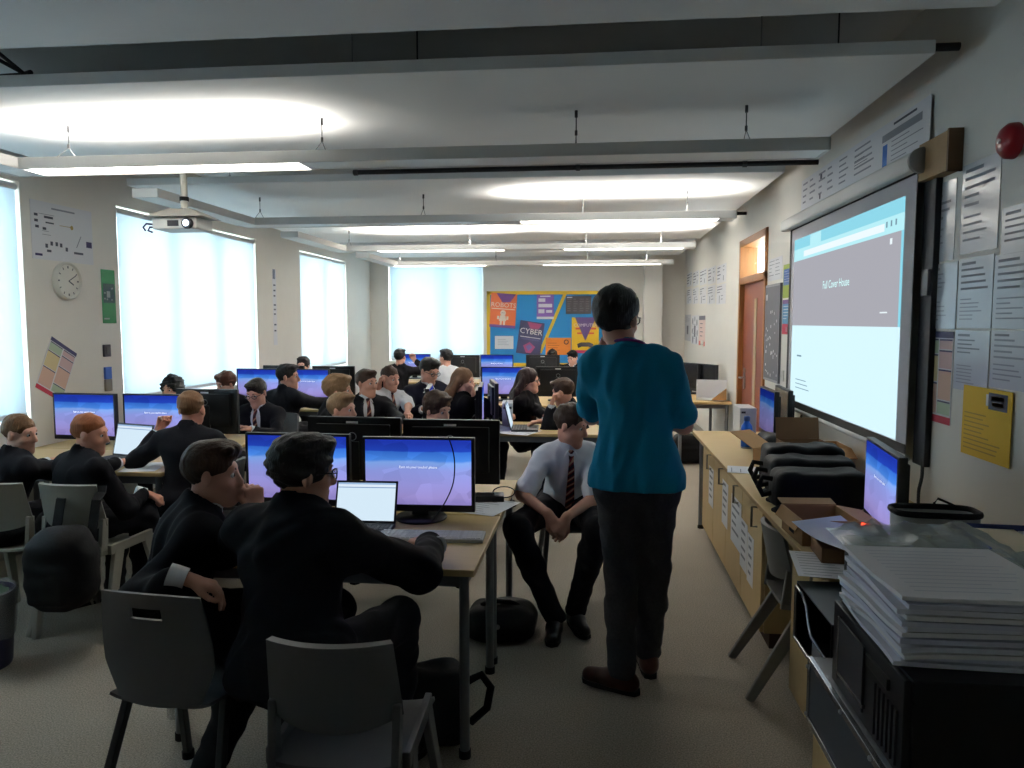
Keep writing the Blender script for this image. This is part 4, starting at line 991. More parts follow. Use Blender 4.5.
ds = list(cabinet('long beech cupboard under the counter, paper labels stuck on its doors', 3.72, 5.72, 4))
for j, (y0, y1, z0, z1) in enumerate(((5.22,5.42,.33,.60),(4.66,4.86,.34,.62),(4.24,4.54,.32,.60),(4.06,4.25,.26,.53),(3.90,4.05,.24,.50))):
    d = [q for q in ds if q[1] <= (y0+y1)/2 < q[1]+q[2]][0][0]
    m = MB(); m.box((.8285, y0, z0), (.8297, y1, z1), 0)
    rr = random.Random(j)
    for i in range(5): m.quad((.8282, y1-.03, z1-.03-i*.045), (0, -(y1-y0)*rr.uniform(.4,.75), 0), (0, 0, .016), 1)
    m.build('paper_label', [PAPER, INK], d, label='white paper label with dark print')
list(cabinet('short beech cupboard at the near end of the counter, beside the kneehole', 2.68, 3.16, 1))

def soft_bag(name, label, cat, lo, hi, seed, rnd=.05, amp=.02, group=None, m_=None, straps=True):
    lo, hi = V3(*lo), V3(*hi); c = (lo+hi)/2; h = (hi-lo)/2
    t = thing(name, label, cat, (c[0], c[1], lo[2]), 0, group)
    F = Field(-h-V3(.05,.05,.05)+V3(0,0,h[2]), h+V3(.05,.05,.05)+V3(0,0,h[2]), .010)
    F.rbox((0,0,h[2]), np.maximum(h-rnd, .005), rnd, k=.02)
    F.rbox((0,-h[1]*.75,h[2]*.75), np.maximum(V3(h[0]*.62, h[1]*.3, h[2]*.45)-.02, .004), .02, k=.03)
    F.wob(amp, 16, seed); F.cut((0,0,0), (0,0,-1)); F.build('bag_body', m_ or BAGM, t)
    return t, h
BAGM = mat('black_bag_nylon', (16,16,19), .7, noise=.3, nscale=50, bump=.15, spec=.25)
STRAPM = mat('black_webbing', (13,13,15), .8)
for i, (y, z, lb) in enumerate(((3.60,.165,'black laptop bag at the front of the row on the counter'), (3.80,.195,'black laptop bag in the middle of the row on the counter'), (3.99,.225,'black laptop bag at the rear of the row, against the dark carton'))):
    t, h = soft_bag('laptop_bag', lb, 'bag', (.845+.02*i, y-.105, .761), (1.25+.01*i, y+.10, .761+z), 40+i, .032, .010, 'black laptop bags on the counter')
    m = MB(); m.tube([(-h[0]+.01,0,.06),(-h[0]-.05,-.02,.05),(-h[0]-.07,-.02,.09),(-h[0]-.05,0,.13),(-h[0]+.02,0,.12)], .013, 8); m.build('handle', STRAPM, t, smooth=70)
    m = MB(); m.tube([(-h[0]*.8,-h[1]+.02,.02),(-h[0]-.03,-h[1]-.05,.012),(-h[0]-.01,-h[1]-.10,.012),(-h[0]*.5,-h[1]-.03,.02)], .011, 8); m.build('strap', STRAPM, t, smooth=70)
t, h = soft_bag('headphone_pouch', 'small round black pouch on the counter beside the blue bottle', 'bag', (1.10, 4.95, .761), (1.40, 5.20, .88), 50, .055, .012)
m = MB(); m.tube([(-.10,-.05,.02),(-.19,-.06,.02),(-.20,-.02,.05),(-.12,.02,.07)], .016, 8); m.build('strap', STRAPM, t, smooth=70)
# bottle
t = thing('drink_bottle', 'blue metal drink bottle standing on the counter', 'bottle', (1.043, 5.22, .761))
m = MB(); m.lathe([(.036,0),(.038,.006),(.038,.135),(.034,.155),(.018,.178),(.018,.188)], n=24); m.build('bottle_body', mat('blue_bottle', (32,96,196), .35, .3), t, smooth=50)
m = MB(); m.lathe([(.020,.188),(.021,.192),(.021,.215),(.015,.222)], n=20); m.build('cap', mat('bottle_cap_blue', (60,80,130), .4), t, smooth=50)
m = MB(); m.lathe([(.0384,.0),(.0386,.012)], n=24); m.build('base_ring', STEEL, t, smooth=50)
t = thing('desktop_unit', 'white upright box behind the blue bottle', 'computer', (1.14, 5.80, .761))
m = MB(); m.box((-.06,-.14,0), (.06,.14,.225)); m.build('case', mat('white_case', (202,204,206), .5), t, bevel=.006)
m = MB(); m.box((-.05,-.142,.185), (-.02,-.1402,.20)); m.build('power_button', DKP, t)
mon(1.245, 5.50, .760, -91, 'dim lit monitor at the far end of the counter, facing the room', make_monitor('monitor', True, False, LOCKD), 'lit computer monitors')
o = [x for x in C.objects if x.get('label') == 'x']
for x in o:
    for c in list(x.children):
        for g in list(c.children): bpy.data.objects.remove(g)
        bpy.data.objects.remove(c)
    bpy.data.objects.remove(x)
mon(1.37, 5.60, .760, -93, 'dark monitor seen edge-on behind the far monitor on the counter', DM, 'switched-off monitors')
mon(1.125, 3.02, .760, -97, 'lit monitor on the counter in front of the black wall trunking, facing left')
LED = mat('red_led', (255,60,30), .4, emit=(255,60,30), estr=3)
t = thing('docking_box', 'small black box with a glowing red light below the near counter monitor', 'electronics', (1.075, 3.10, .761))
m = MB(); m.box((-.04,-.05,0), (.02,.05,.085)); m.build('box_body', BLKP, t, bevel=.006)
m = MB(); m.lathe([(.011,0),(.011,.004),(.006,.007)], (-.012,-.051,.066), 14, 0, rotx(90)); m.build('red_light', LED, t)
m = MB(); m.box((.002,-.0515,.060), (.018,-.0505,.070)); m.build('red_display', LED, t)
# cartons and paper
CARD = mat('cardboard', (170,128,84), .8, noise=.08, nscale=20)
CARDD = mat('brown_cardboard', (116,84,56), .8, noise=.1, nscale=20)
def carton(label, x, y, z, rz, w, d, h, flaps, m_=CARD, tape=None):
    t = thing('carton', label, 'box', (x, y, z), rz, 'cardboard boxes on the counter'); e = .005
    m = MB(); m.box((-w/2,-d/2,0), (w/2,d/2,e)); m.box((-w/2,-d/2,0), (-w/2+e,d/2,h)); m.box((w/2-e,-d/2,0), (w/2,d/2,h)); m.box((-w/2,-d/2,0), (w/2,-d/2+e,h)); m.box((-w/2,d/2-e,0), (w/2,d/2,h))
    m.build('box_wall', m_, t, bevel=.001)
    for side, L_, ang in flaps:
        m = MB(); a = math.radians(ang)
        if side in 'LR':
            s = -1 if side == 'L' else 1; p = Vector((s*w/2, -d/2, h)); v = Vector((s*math.cos(a)*L_, 0, math.sin(a)*L_)); u = Vector((0, d, 0))
        else:
            s = -1 if side == 'F' else 1; p = Vector((-w/2, s*d/2, h)); v = Vector((0, s*math.cos(a)*L_, math.sin(a)*L_)); u = Vector((w, 0, 0))
        n = u.cross(v).normalized()*.004
        c = [p, p+u, p+u+v, p+v]; m.add(c+[q+n for q in c], ((0,3,2,1),(4,5,6,7),(0,1,5,4),(1,2,6,5),(2,3,7,6),(3,0,4,7))); m.build('flap', m_, t)
    if tape: m = MB(); m.box((-w/2-.001, -.03, h*.2), (-w/2-.0002, .03, h)); m.build('tape', STRAPM, t)
    return t
carton('open cardboard box with a pale raised flap, behind the laptop bags', 1.10, 4.62, .761, 38, .18, .20, .09, (('B',.20,24),('R',.08,-40)))
carton('dark brown cardboard box behind the laptop bags, standing on end', 1.16, 4.28, .761, 4, .24, .18, .20, (('B',.12,80),), CARDD)
carton('plain cardboard box against the wall below the projection screen', 1.40, 4.62, .761, 0, .18, .26, .13, (('F',.12,-20),))
carton('cut-open cardboard box with black tape at the near end of the counter', .905, 3.06, .761, 3, .22, .26, .10, (('B',.07,8),('R',.10,-10),('L',.05,-60)), CARD, True)
carton('brown cardboard tray under the curled white sheet', .93, 2.80, .761, -4, .22, .18, .055, (('R',.12,-5),), CARDD)
sheet_paper('large white sheet curling over the cut-open box at the near end of the counter', .925, 2.80, .832, 28, w=.24, h=.30, lines=0, curl=.10)
sheet_paper('white printed sheets overhanging the near end of the counter', .815, 2.70, .7615, -8, w=.20, h=.29, lines=9)
sheet_paper('white printed sheet on the counter in front of the open cardboard box', .93, 4.42, .7615, 80, w=.21, h=.297, lines=6)

# ------------------------------------------------------------------ the pile of computers at bottom right
CASEB = mat('black_computer_steel', (14,14,16), .35, .2, noise=.2, nscale=30)
CASES = mat('silver_computer_steel', (136,138,142), .4, .5)
CASET = mat('dark_teal_computer_lid', (46,58,62), .45)
CHROME = mat('chrome_strip', (190,190,194), .18, .9)
t = thing('low_cupboard', 'low beech cupboard under the stacked computers at the bottom right corner', 'cupboard', (0, 0, 0))
m = MB(); m.box((.64, 1.25, .05), (1.52, 2.16, .478)); m.build('carcass', CAB, t, bevel=.003)
m = MB(); m.box((.67, 1.27, 0), (1.5, 2.14, .05)); m.build('plinth', DARKPL, t)
t = thing('computer_tower', 'silver computer case with an open frame front, lying under the black computer', 'computer', (0, 0, 0), 0, 'stacked old computers')
m = MB(); m.box((.632, 1.55, .479), (1.08, 2.15, .668)); m.build('case', CASES, t, bevel=.003)
m = MB(); m.box((.616, 1.54, .479), (.631, 2.155, .497)); m.box((.616, 1.54, .650), (.631, 2.155, .668)); m.box((.616, 1.54, .497), (.631, 1.556, .650)); m.box((.616, 2.139, .497), (.631, 2.155, .650)); m.build('front_frame', CHROME, t, bevel=.002)
m = MB(); m.box((.622, 1.556, .497), (.631, 2.139, .650)); m.build('front_panel', mat('slate_panel', (70,74,80), .5), t)
for y, z in ((2.147,.50),(2.147,.64),(1.86,.659),(1.66,.659),(1.76,.488)):
    m = MB(); m.lathe([(.006,0),(.006,.004),(.003,.006)], (.616, y, z), 10, 0, roty(-90)); m.build('screw', STEEL, t)
t = thing('computer_tower', 'black computer lying on its side with chrome strips, under the paper stack', 'computer', (0, 0, 0), 0, 'stacked old computers')
m = MB(); m.box((.655, 1.555, .669), (1.12, 2.02, .889)); m.build('case', CASEB, t, bevel=.004)
m = MB(); m.box((.640, 1.56, .672), (.654, 2.015, .886)); fp = m.build('front_panel', BLKP, t, bevel=.003)
m = MB(); m.box((.634, 1.78, .70), (.6395, 1.96, .86)); m.build('drive_bay', DKP, t, bevel=.002)
m = MB(); m.box((.632, 1.77, .715), (.6395, 1.955, .724)); m.build('chrome_strip', CHROME, t, bevel=.001)
m = MB(); m.box((.632, 1.952, .70), (.6395, 1.958, .865)); m.build('chrome_strip', CHROME, t, bevel=.001)
m = MB(); m.box((.632, 1.63, .83), (.6395, 1.76, .855)); m.build('drive_flap', CASEB, t, bevel=.002)
for k in range(6): m = MB(); m.box((.6345, 1.585+k*.024, .69), (.6395, 1.595+k*.024, .81)); m.build('vent_slat', DKP, t)
t = thing('storage_crate', 'plain dark crate under the small open computer case', 'crate', (0, 0, 0))
m = MB(); m.box((.775, 2.22, 0), (1.30, 2.60, .528)); m.build('crate_body', DKP, t, bevel=.006)
m = MB(); m.box((.774, 2.30, .40), (.7749, 2.52, .45)); m.build('handle_slot', BLKP, t)
t = thing('computer_tower', 'small computer case with an open bay and a curved silver front, teal-grey lid', 'computer', (0, 0, 0), 0, 'stacked old computers')
x0, x1, y0, y1, z0, z1 = .70, 1.12, 2.22, 2.60, .529, .731
m = MB(); m.box((x0, y0, z0), (x1, y1, z0+.006)); m.box((x0, y0, z0), (x1, y0+.006, z1)); m.box((x0, y1-.006, z0), (x1, y1, z1)); m.box((x1-.006, y0, z0), (x1, y1, z1)); m.box((x0+.14, y0, z0), (x0+.15, y1, z1)); m.build('case', CASEB, t)
m = MB(); m.box((x0, y0, z1), (x1, y1, z1+.005)); m.build('lid', CASET, t, bevel=.001)
m = MB(); cv = [(y1-.01, z0), (y1-.01, z1), (y1-.05, z1), (y1-.15, z1-.03), (y1-.17, z1-.08), (y1-.21, z1-.115), (y0+.01, z1-.125), (y0+.01, z0+.08), (y1-.14, z0+.07)]
m.tube([(x0-.004, a, b) for a, b in [(y1-.01,z0+.01),(y1-.01,z1-.01),(y1-.08,z1-.012),(y1-.14,z1-.035),(y1-.165,z1-.08),(y1-.20,z1-.11),(y0+.02,z1-.118)]], .006, 8); m.tube([(x0-.004,y1-.01,z0+.012),(x0-.004,y0+.02,z0+.012)], .006, 8)
m.build('front_trim', CHROME, t, smooth=60)
m = MB(); m.box((x0-.002, y0+.01, z0+.02), (x0+.006, y0+.18, z1-.125)); m.build('front_panel', CASES, t, bevel=.002)
PAPB = [mat('paper_stack_a', (214,214,224), .8), mat('paper_stack_b', (198,198,214), .8), mat('paper_stack_c', (222,220,222), .8)]
rr = random.Random(4); z = .8905; NB = 12
for i in range(NB):
    h = .0105+.002*rr.random(); top = i == NB-1
    t = thing('paper_bundle', 'topmost sheet bundle of the tall paper stack on the black computer' if top else 'bundle of white printed papers inside the tall stack on the black computer', 'paper', (.835+rr.uniform(-.012,.012), 1.80+rr.uniform(-.01,.01), z), rr.uniform(-3,3), 'bundles of printed papers')
    ph = rr.uniform(0, 6); am = rr.uniform(.2, 1.)
    m = MB(); m.sheet(lambda u, v: ((u-.5)*.36, (v-.5)*.37, h/2+.006*am*(max(0, .25-u)/.25)**2*math.sin(v*7+ph)), 12, 12, h*.88); m.build('sheets', PAPB[i % 3], t)
    if top:
        m = MB()
        for k in range(12): m.quad((-.14, -.15+k*.026, h+.002), (rr.uniform(.18,.28), 0, 0), (0, .005, 0))
        m.build('print', mat('faint_ink', (196,196,204), .8), t)
    z += h+.0012
t = thing('support_box', 'black box under the clear plastic bag', 'box', (0, 0, 0))
m = MB(); m.box((.82, 2.10, .737), (1.13, 2.50, .93)); m.build('box_body', mat('dark_box', (40,40,46), .6), t, bevel=.004)
m = MB(); m.box((.8185, 2.18, .88), (.8195, 2.40, .90)); m.build('label_strip', PAPER, t)
PLAST = bpy.data.materials.new('clear_plastic_film'); PLAST.use_nodes = True; nt = PLAST.node_tree; nt.nodes.clear()
o_ = nt.nodes.new('ShaderNodeOutputMaterial'); mx = nt.nodes.new('ShaderNodeMixShader'); tr = nt.nodes.new('ShaderNodeBsdfTransparent'); gl = nt.nodes.new('ShaderNodeBsdfPrincipled'); gl.inputs['Base Color'].default_value = (.55,.60,.60,1); gl.inputs['Roughness'].default_value = .18
mx.inputs[0].default_value = .35; nt.links.new(tr.outputs[0], mx.inputs[1]); nt.links.new(gl.outputs[0], mx.inputs[2]); nt.links.new(mx.outputs[0], o_.inputs[0])
t = thing('plastic_bag', 'crumpled clear plastic bag of papers on the black box beside the paper stack', 'bag', (.99, 2.28, .931))
r2 = random.Random(9); gz = [[.016+.045*r2.random()*(0 < i < 14 and 0 < j < 12) for j in range(13)] for i in range(15)]
m = MB(); m.sheet(lambda u, v: ((u-.5)*.46, (v-.5)*.46, gz[round(u*14)][round(v*12)]+.02*math.sin(PI*u)*math.sin(PI*v)), 14, 12, .0012); m.build('film', PLAST, t, smooth=25)
m = MB(); m.box((-.2,-.16,.002), (.2,.16,.012)); m.build('papers_inside', mat('pale_green_paper', (176,190,184), .8), t)
t = thing('worktop_table', 'plain table against the right wall behind the stacked computers', 'table', (0, 0, 0))
m = MB(); m.box((1.14, 1.0, .71), (1.53, 2.60, .735)); m.build('tabletop', BEECH, t, bevel=.003)
for x, y in ((1.18,1.05),(1.49,1.05),(1.49,2.55)): m = MB(); m.tube([(x,y,0),(x,y,.71)], .018, 10); m.build('leg', GREYMET, t)
t = thing('paper_bin', 'grey open box with a black rim on the counter near the yellow wall sheet', 'bin', (1.165, 2.665, .761), -3); t.scale = (.91,.80,1.2)
ov = [(.15*math.copysign(abs(math.cos(a))**.55, math.cos(a)), .085*math.copysign(abs(math.sin(a))**.55, math.sin(a))) for a in [2*PI*i/32 for i in range(32)]]
m = MB(); n = 32; vs = []
for k, z in ((.88,0),(.97,.09),(1.,.175)): vs += [(x*k, y*k, z) for x, y in ov]
for k, z in ((.96,.175),(.93,.09),(.85,.008)): vs += [(x*k, y*k, z) for x, y in ov]
fs = [(r*n+i, r*n+(i+1) % n, (r+1)*n+(i+1) % n, (r+1)*n+i) for r in range(5) for i in range(n)]+[tuple(range(n))[::-1], tuple(range(5*n, 6*n))]
m.add(vs, fs); m.build('bin_body', mat('warm_grey_plastic', (176,174,170), .5), t, smooth=50)
m = MB(); m.tube([(x*1.0, y*1.0, .178) for x, y in ov], .009, 8, closed=True); m.build('rim', RUB, t, smooth=60)
t = thing('letter_tray', 'blue tray of papers at the right edge of the photo, beside the plastic bag', 'tray', (1.33, 2.38, .737), -4)
BLUEP = mat('blue_plastic', (34,48,112), .45)
m = MB(); m.box((-.17,-.13,0), (.17,.13,.20)); m.build('document_box', mat('dark_document_box', (44,46,56), .6), t, bevel=.004)
m = MB(); m.box((-.18,-.14,.201), (.18,.14,.206)); m.box((-.18,.134,.206), (.18,.14,.235)); m.box((-.18,-.14,.206), (-.174,.134,.235)); m.box((.174,-.14,.206), (.18,.134,.235)); m.build('tray_shell', BLUEP, t, bevel=.002)
m = MB(); m.box((-.16,-.135,.207), (.0,.13,.222)); m.build('paper_pile', mat('beige_paper', (206,192,168), .8), t); m = MB(); m.box((.012,-.135,.207), (.165,.13,.218)); m.build('paper_pile', PAPB[2], t)
t = thing('wire_stand', 'thin black wire document stand against the wall below the yellow sheet', 'stand', (1.40, 2.98, .761), 0)
m = MB(); m.tube([(-.10,-.02,.0),(-.10,0,.17),(-.085,.005,.185),(.0,.005,.15),(.0,-.03,0)], .005, 8); m.build('wire_frame', RUB, t, smooth=60)
m = MB(); m.box((-.09,-.0,.04), (-.01,.004,.15)); m.build('holder_plate', DKP, t)
wire('black cable hanging down the wall from the screen to the counter', [(1.53,3.66,1.05),(1.52,3.62,.92),(1.50,3.60,.84),(1.46,3.5,.775)], .008)
wire('black plug and cable under the bottom edge of the projection screen', [(1.535,5.66,.97),(1.51,5.64,.93),(1.515,5.62,.86),(1.50,5.5,.80),(1.48,5.4,.77)], .008)
# ------------------------------------------------------------------ things on the walls
PINK = mat('poster_ink', (84,86,98), .8); GREYINK = mat('poster_grey_ink', (150,152,160), .8)
INKS = mat('sheet_ink', (132,134,142), .8); POSTW = mat('poster_white', (222,222,226), .55)
LAM = mat('laminated_white', (206,208,214), .16, spec=.6)
class Poster:
    """flat sheet on a wall: o top-left corner, r unit direction to the right, w by h"""
    def __init__(s, name, label, cat, o, r, w, h, base, mats, group=None, th=.003, rot=0., nrm=None):
        s.t = thing(name, label, cat, tuple(o), 0, group); s.r = Vector(r); s.u = Vector((0,0,1)); s.n = s.r.cross(s.u)
        if rot: q = Matrix.Rotation(math.radians(rot), 3, s.n); s.r = q @ s.r; s.u = q @ s.u
        s.w, s.h = w, h; s.mats = [base]+list(mats); s.m = MB(); s.th = th
        c = [s.P(0,0), s.P(1,0), s.P(1,1), s.P(0,1)]
        f = [p+s.n*th for p in c]; s.m.add(c+f, ((0,1,2,3),(7,6,5,4),(0,4,5,1),(1,5,6,2),(2,6,7,3),(3,7,4,0)), 0)
    def P(s, u, v, lift=0.): return s.r*(u*s.w)-s.u*(v*s.h)+s.n*lift
    def rect(s, u0, v0, u1, v1, mi, lift=.0006):
        s.m.quad(s.P(u0, v1, s.th+lift), s.r*((u1-u0)*s.w), s.u*((v1-v0)*s.h), mi); return s
    def poly(s, pts, mi, lift=.0008):
        s.m.add([s.P(u, v, s.th+lift) for u, v in pts], (tuple(range(len(pts)))[::-1],), mi); return s
    def disc(s, u, v, r, mi, lift=.001, n=14): return s.poly([(u+r*math.cos(2*PI*i/n)/s.w, v+r*math.sin(2*PI*i/n)/s.h) for i in range(n)], mi, lift)
    def lines(s, u0, v0, u1, v1, n, mi, seed=0, th=.35):
        rr = random.Random(seed); d = (v1-v0)/n
        for i in range(n): s.rect(u0, v0+i*d, u0+(u1-u0)*rr.uniform(.45,1.), v0+i*d+d*th, mi)
        return s
    def text(s, body, u, v, size, m, align='CENTER', name='lettering'):
        text(body, name, s.P(u, v, s.th+.002), s.r, s.u, size, m, s.t, .0003, align); return s
    def done(s, part='sheet'): s.o = s.m.build(part, s.mats, s.t); return s
def flat(name, c, rough=.6): return mat(name, c, rough)
RW = (0, -1, 0)                                   # reading direction on the right wall
def rwall(name, label, cat, y_left, z_top, w, h, base, mats, group=None, x=XR+.0005, **k): return Poster(name, label, cat, (x, y_left, z_top), RW, w, h, base, mats, group, **k)

# projection screen
t = thing('projection_screen', 'large wall-mounted projection screen showing a pale blue web page', 'projection screen', (0, 0, 0))
SCASE = mat('screen_case_white', (196,196,194), .45); CLOTH = mat('screen_cloth', (186,184,190), .7); BORD = mat('screen_black_border', (18,18,22), .7)
m = MB(); m.box((1.433, 3.70, 2.315), (1.533, 6.10, 2.40)); m.build('roller_case', SCASE, t, bevel=.02, seg=4)
m = MB(); m.lathe([(.055,0),(.058,.008),(.058,.03),(.045,.04)], (1.483, 3.705, 2.357), 20, 0, rotx(90)); m.build('end_cap', mat('end_cap_grey', (128,126,124), .5), t, smooth=50)
m = MB(); m.box((1.485, 3.73, .99), (1.488, 5.985, 2.32)); cl = m.build('screen_cloth', CLOTH, t)
m = MB(); m.box((1.482, 5.94, 1.0), (1.4845, 5.985, 2.32)); m.box((1.482, 3.73, .99), (1.4845, 5.985, 1.035)); m.box((1.482,3.73,2.305),(1.4845,5.985,2.32)); m.build('black_border', BORD, t)
m = MB(); m.tube([(1.486, 3.71, .975), (1.486, 6.02, .975)], .016, 12); m.build('bottom_bar', SCASE, t, smooth=60)
def em(n, c, s=1.): return mat(n, (10,10,10), .9, emit=c, estr=s*.66, spec=0.)
PG_ = [em('projected_pale_blue', (204,234,243), .98), em('projected_grey', (160,160,168), .98), em('projected_cyan', (138,208,226), .92), em('projected_light_cyan', (176,228,236), .95), em('projected_white', (226,238,242), .95), em('projected_text', (120,150,165), .9)]
Y0, Y1, z0, z1 = 5.86, 3.85, 1.04, 2.225
m = MB()
def pr_(ya, yb, za, zb, mi, l=0.): m.quad((1.4835-l, ya, za), (0, yb-ya, 0), (0, 0, zb-za), mi)
pr_(Y0, Y1, z0, 1.595, 0); pr_(Y0, Y1+.03, 1.595, 2.065, 1); pr_(Y1+.03, Y1, 1.595, 2.065, 2)
pr_(Y0, Y1, 2.065, 2.15, 3); pr_(Y0, Y1, 2.15, 2.225, 2); pr_(5.45, 5.2, 2.15, 2.222, 3, .0006)
pr_(5.6, 4.1, 2.085, 2.125, 4, .0006)
for y in (4.08, 4.02, 3.96): pr_(y, y-.02, 2.10, 2.13, 5, .0006)
pr_(4.02, 3.99, 2.01, 2.04, 4, .0006); pr_(4.12, 4.02, 1.665, 1.672, 4, .0006)
pr_(5.70, 5.58, 1.37, 1.382, 5, .0006)
for i in range(3): pr_(5.72, 5.45-.04*i, 1.20-.03*i, 1.206-.03*i, 5, .0006)
pic = m.build('projected_page', PG_, t)
text('Full Cover House', 'page_title', (1.4818, 4.865, 1.835), RW, (0,0,1), .072, em('projected_title', (196,240,240), 1.1), pic, 0., 'CENTER')
# what surrounds the screen
t = thing('cable_trunking', 'black vertical trunking on the wall at the right edge of the projection screen', 'trunking', (0, 0, 0))
m = MB(); m.box((1.520, 3.61, .95), (1.549, 3.735, 2.30)); m.build('trunking_body', mat('charcoal_trunking', (30,30,38), .6), t, bevel=.004)
m = MB(); m.box((1.505, 3.62, 1.74), (1.5195, 3.68, 1.86)); m.build('switch_box', mat('switch_grey', (90,90,96), .5), t, bevel=.003)
t = thing('wooden_bracket', 'square wooden block beside the top right corner of the projection screen', 'bracket', (0, 0, 0))
m = MB(); m.box((1.49, 3.45, 2.265), (1.549, 3.735, 2.435)); m.build('wood_block', mat('pale_plywood', (150,120,80), .6, noise=.15, nscale=12), t, bevel=.002)
m = MB(); m.box((1.488, 3.435, 2.26), (1.549, 3.4495, 2.44)); m.build('edge_strip', mat('dark_plywood_edge', (92,64,40), .6), t)
p = rwall('wall_banner', 'long white timeline banner on the wall above the projection screen', 'poster', 5.90, 2.665, 2.17, .24, POSTW, [PINK, GREYINK, flat('banner_blue', (44,108,190))], x=1.535)
for i, (a, b) in enumerate(((.02,.08),(.10,.17),(.20,.27),(.29,.36),(.40,.52),(.53,.68))): p.lines(a, .12, b, .85, 4 if i < 4 else 5, 2, i, .3)
p.rect(.215,.16,.235,.30,1).rect(.21,.70,.225,.85,1); p.rect(.735,.45,.765,.95,3); p.lines(.79,.45,.97,.95,5,2,8,.2); p.rect(.73,.22,.96,.38,2); p.rect(.80,.08,.93,.13,1); p.lines(.53,.3,.68,.6,3,1,31,.15)
p.m.box((-.016, -2.21, -.25), (.001, -0., -.235), 0) if False else None
p.done()
m = MB(); m.box((1.5345,3.60,2.424),(1.549,5.84,2.427)); m.box((1.5345,3.615,2.40),(1.549,3.622,2.665)); m.build('frame', PINK, None) if False else None
# papers right of the screen
g = 'laminated information sheets right of the screen'
def info(label, y, z, w, h, seed, gloss=True, hd=INK):
    p = rwall('wall_sheet', label, 'paper', y, z, w, h, LAM if gloss else POSTW, [INKS, GREYINK], g, x=XR+.0005-.0008*seed)
    rr = random.Random(seed); p.rect(.08,.06,.08+rr.uniform(.3,.5),.10,1); p.lines(.08,.15,.9,.15+rr.uniform(.25,.4),4,1 if seed % 2 else 2,seed,.35); p.lines(.08,.58,.75,.92,rr.choice((4,5,6)),2,seed+9,.3); return p.done()
info('glossy white sheet at the top left of the wall sheets, right against the black trunking', 3.735, 2.24, .26, .35, 1)
info('glossy white sheet at top centre of the wall sheets, below the red bell', 3.42, 2.275, .30, .37, 2)
info('white sheet directly below the red alarm bell, at the right edge', 3.09, 2.05, .30, .30, 3)
info('white sheet against the black trunking, above the colour-coded timetable', 3.715, 1.88, .29, .29, 4)
info('white sheet in the centre of the wall sheets, second row down', 3.41, 1.885, .28, .29, 5)
info('white sheet in the second row, at the right edge of the photo', 3.12, 1.875, .32, .28, 6)
info('white sheet just right of the colour-coded timetable', 3.41, 1.585, .28, .25, 7)
p = info('white sheet with a green bar, directly above the yellow sheet', 3.115, 1.588, .30, .22, 8)
m = MB(); m.quad((XR-.0095, 2.99, 1.375), (0,-.15,0), (0,0,.035)); m.build('green_bar', flat('green_bar', (96,130,70)), p.t)
YEL = flat('yellow_paper', (224,182,44), .7)
p = rwall('yellow_notice', 'yellow notice sheet with a memory stick picture', 'poster', 3.31, 1.36, .37, .285, YEL, [flat('navy_print', (52,56,76)), flat('yellow_ink', (178,140,40)), POSTW], x=XR-.008)
p.rect(.55,.05,.92,.28,1); p.rect(.50,.08,.55,.24,3); p.rect(.60,.09,.86,.15,2); p.rect(.62,.18,.84,.23,2); p.lines(.05,.38,.85,.95,9,2,4,.3); p.done()
def timetable(p):
    cs = ((.03,.10,.48,.24,2),(.52,.10,.97,.19,3),(.03,.27,.48,.55,4),(.52,.22,.97,.40,3),(.03,.58,.48,.90,5),(.52,.43,.97,.74,5),(.52,.77,.97,.90,2))
    p.rect(0,0,1,.07,1)
    for a, b, c, d, mi in cs: p.rect(a,b,c,d,mi); p.rect(a,b-.018,c,b,1,.0009)
    p.rect(0,.92,1,1,6); return p.done()
TT = [flat('tt_navy', (52,52,96)), flat('tt_green', (176,194,170)), flat('tt_pink', (206,176,178)), flat('tt_yellow', (214,198,150)), flat('tt_peach', (214,178,160)), flat('tt_red', (186,44,70))]
timetable(rwall('timetable_poster', 'upright colour-coded timetable poster right of the projection screen', 'poster', 3.705, 1.578, .27, .41, POSTW, TT))
t = thing('alarm_bell', 'red round fire alarm bell on the right wall at the edge of the photo', 'alarm', (XR-.001, 3.01, 2.285))
RED = mat('alarm_red', (150,24,36), .3)
m = MB(); m.lathe([(.03,0),(.034,.010),(.066,.014),(.064,.040),(.048,.058),(.02,.066)], n=28, R=roty(-90)); m.build('gong', RED, t, smooth=60)
m = MB(); m.lathe([(.009,.065),(.009,.074)], n=12, R=roty(-90)); m.build('centre_bolt', STEEL, t)
# beyond the screen: notice board and small posters
p = rwall('notice_board', 'grey pin board with scattered small papers between door and screen', 'notice board', 6.985, 1.945, .53, .84, flat('grey_felt', (112,112,118), .9), [POSTW, flat('felt_frame', (150,150,154))], th=.02)
rr = random.Random(12)
for i in range(34):
    a, b = rr.uniform(.08,.9), rr.uniform(.25,.95); p.rect(a, b, a+rr.uniform(.02,.05), b+rr.uniform(.015,.03), 1)
p.rect(.06,.1,.15,.16,1)
for q in ((0,0,1,.025),(0,.975,1,1),(0,0,.025,1),(.975,0,1,1)): p.rect(*q, 2, .002)
p.done('board')
p = rwall('small_poster', 'narrow yellow, blue and green poster at the left edge of the projection screen', 'poster', 6.44, 2.085, .30, .27, flat('poster_lime', (150,170,60)), [flat('poster_blue', (88,120,180)), POSTW], 'narrow posters at the left edge of the screen'); p.rect(.06,.14,.94,.62,1); p.lines(.12,.2,.85,.58,5,2,3,.2); p.done()
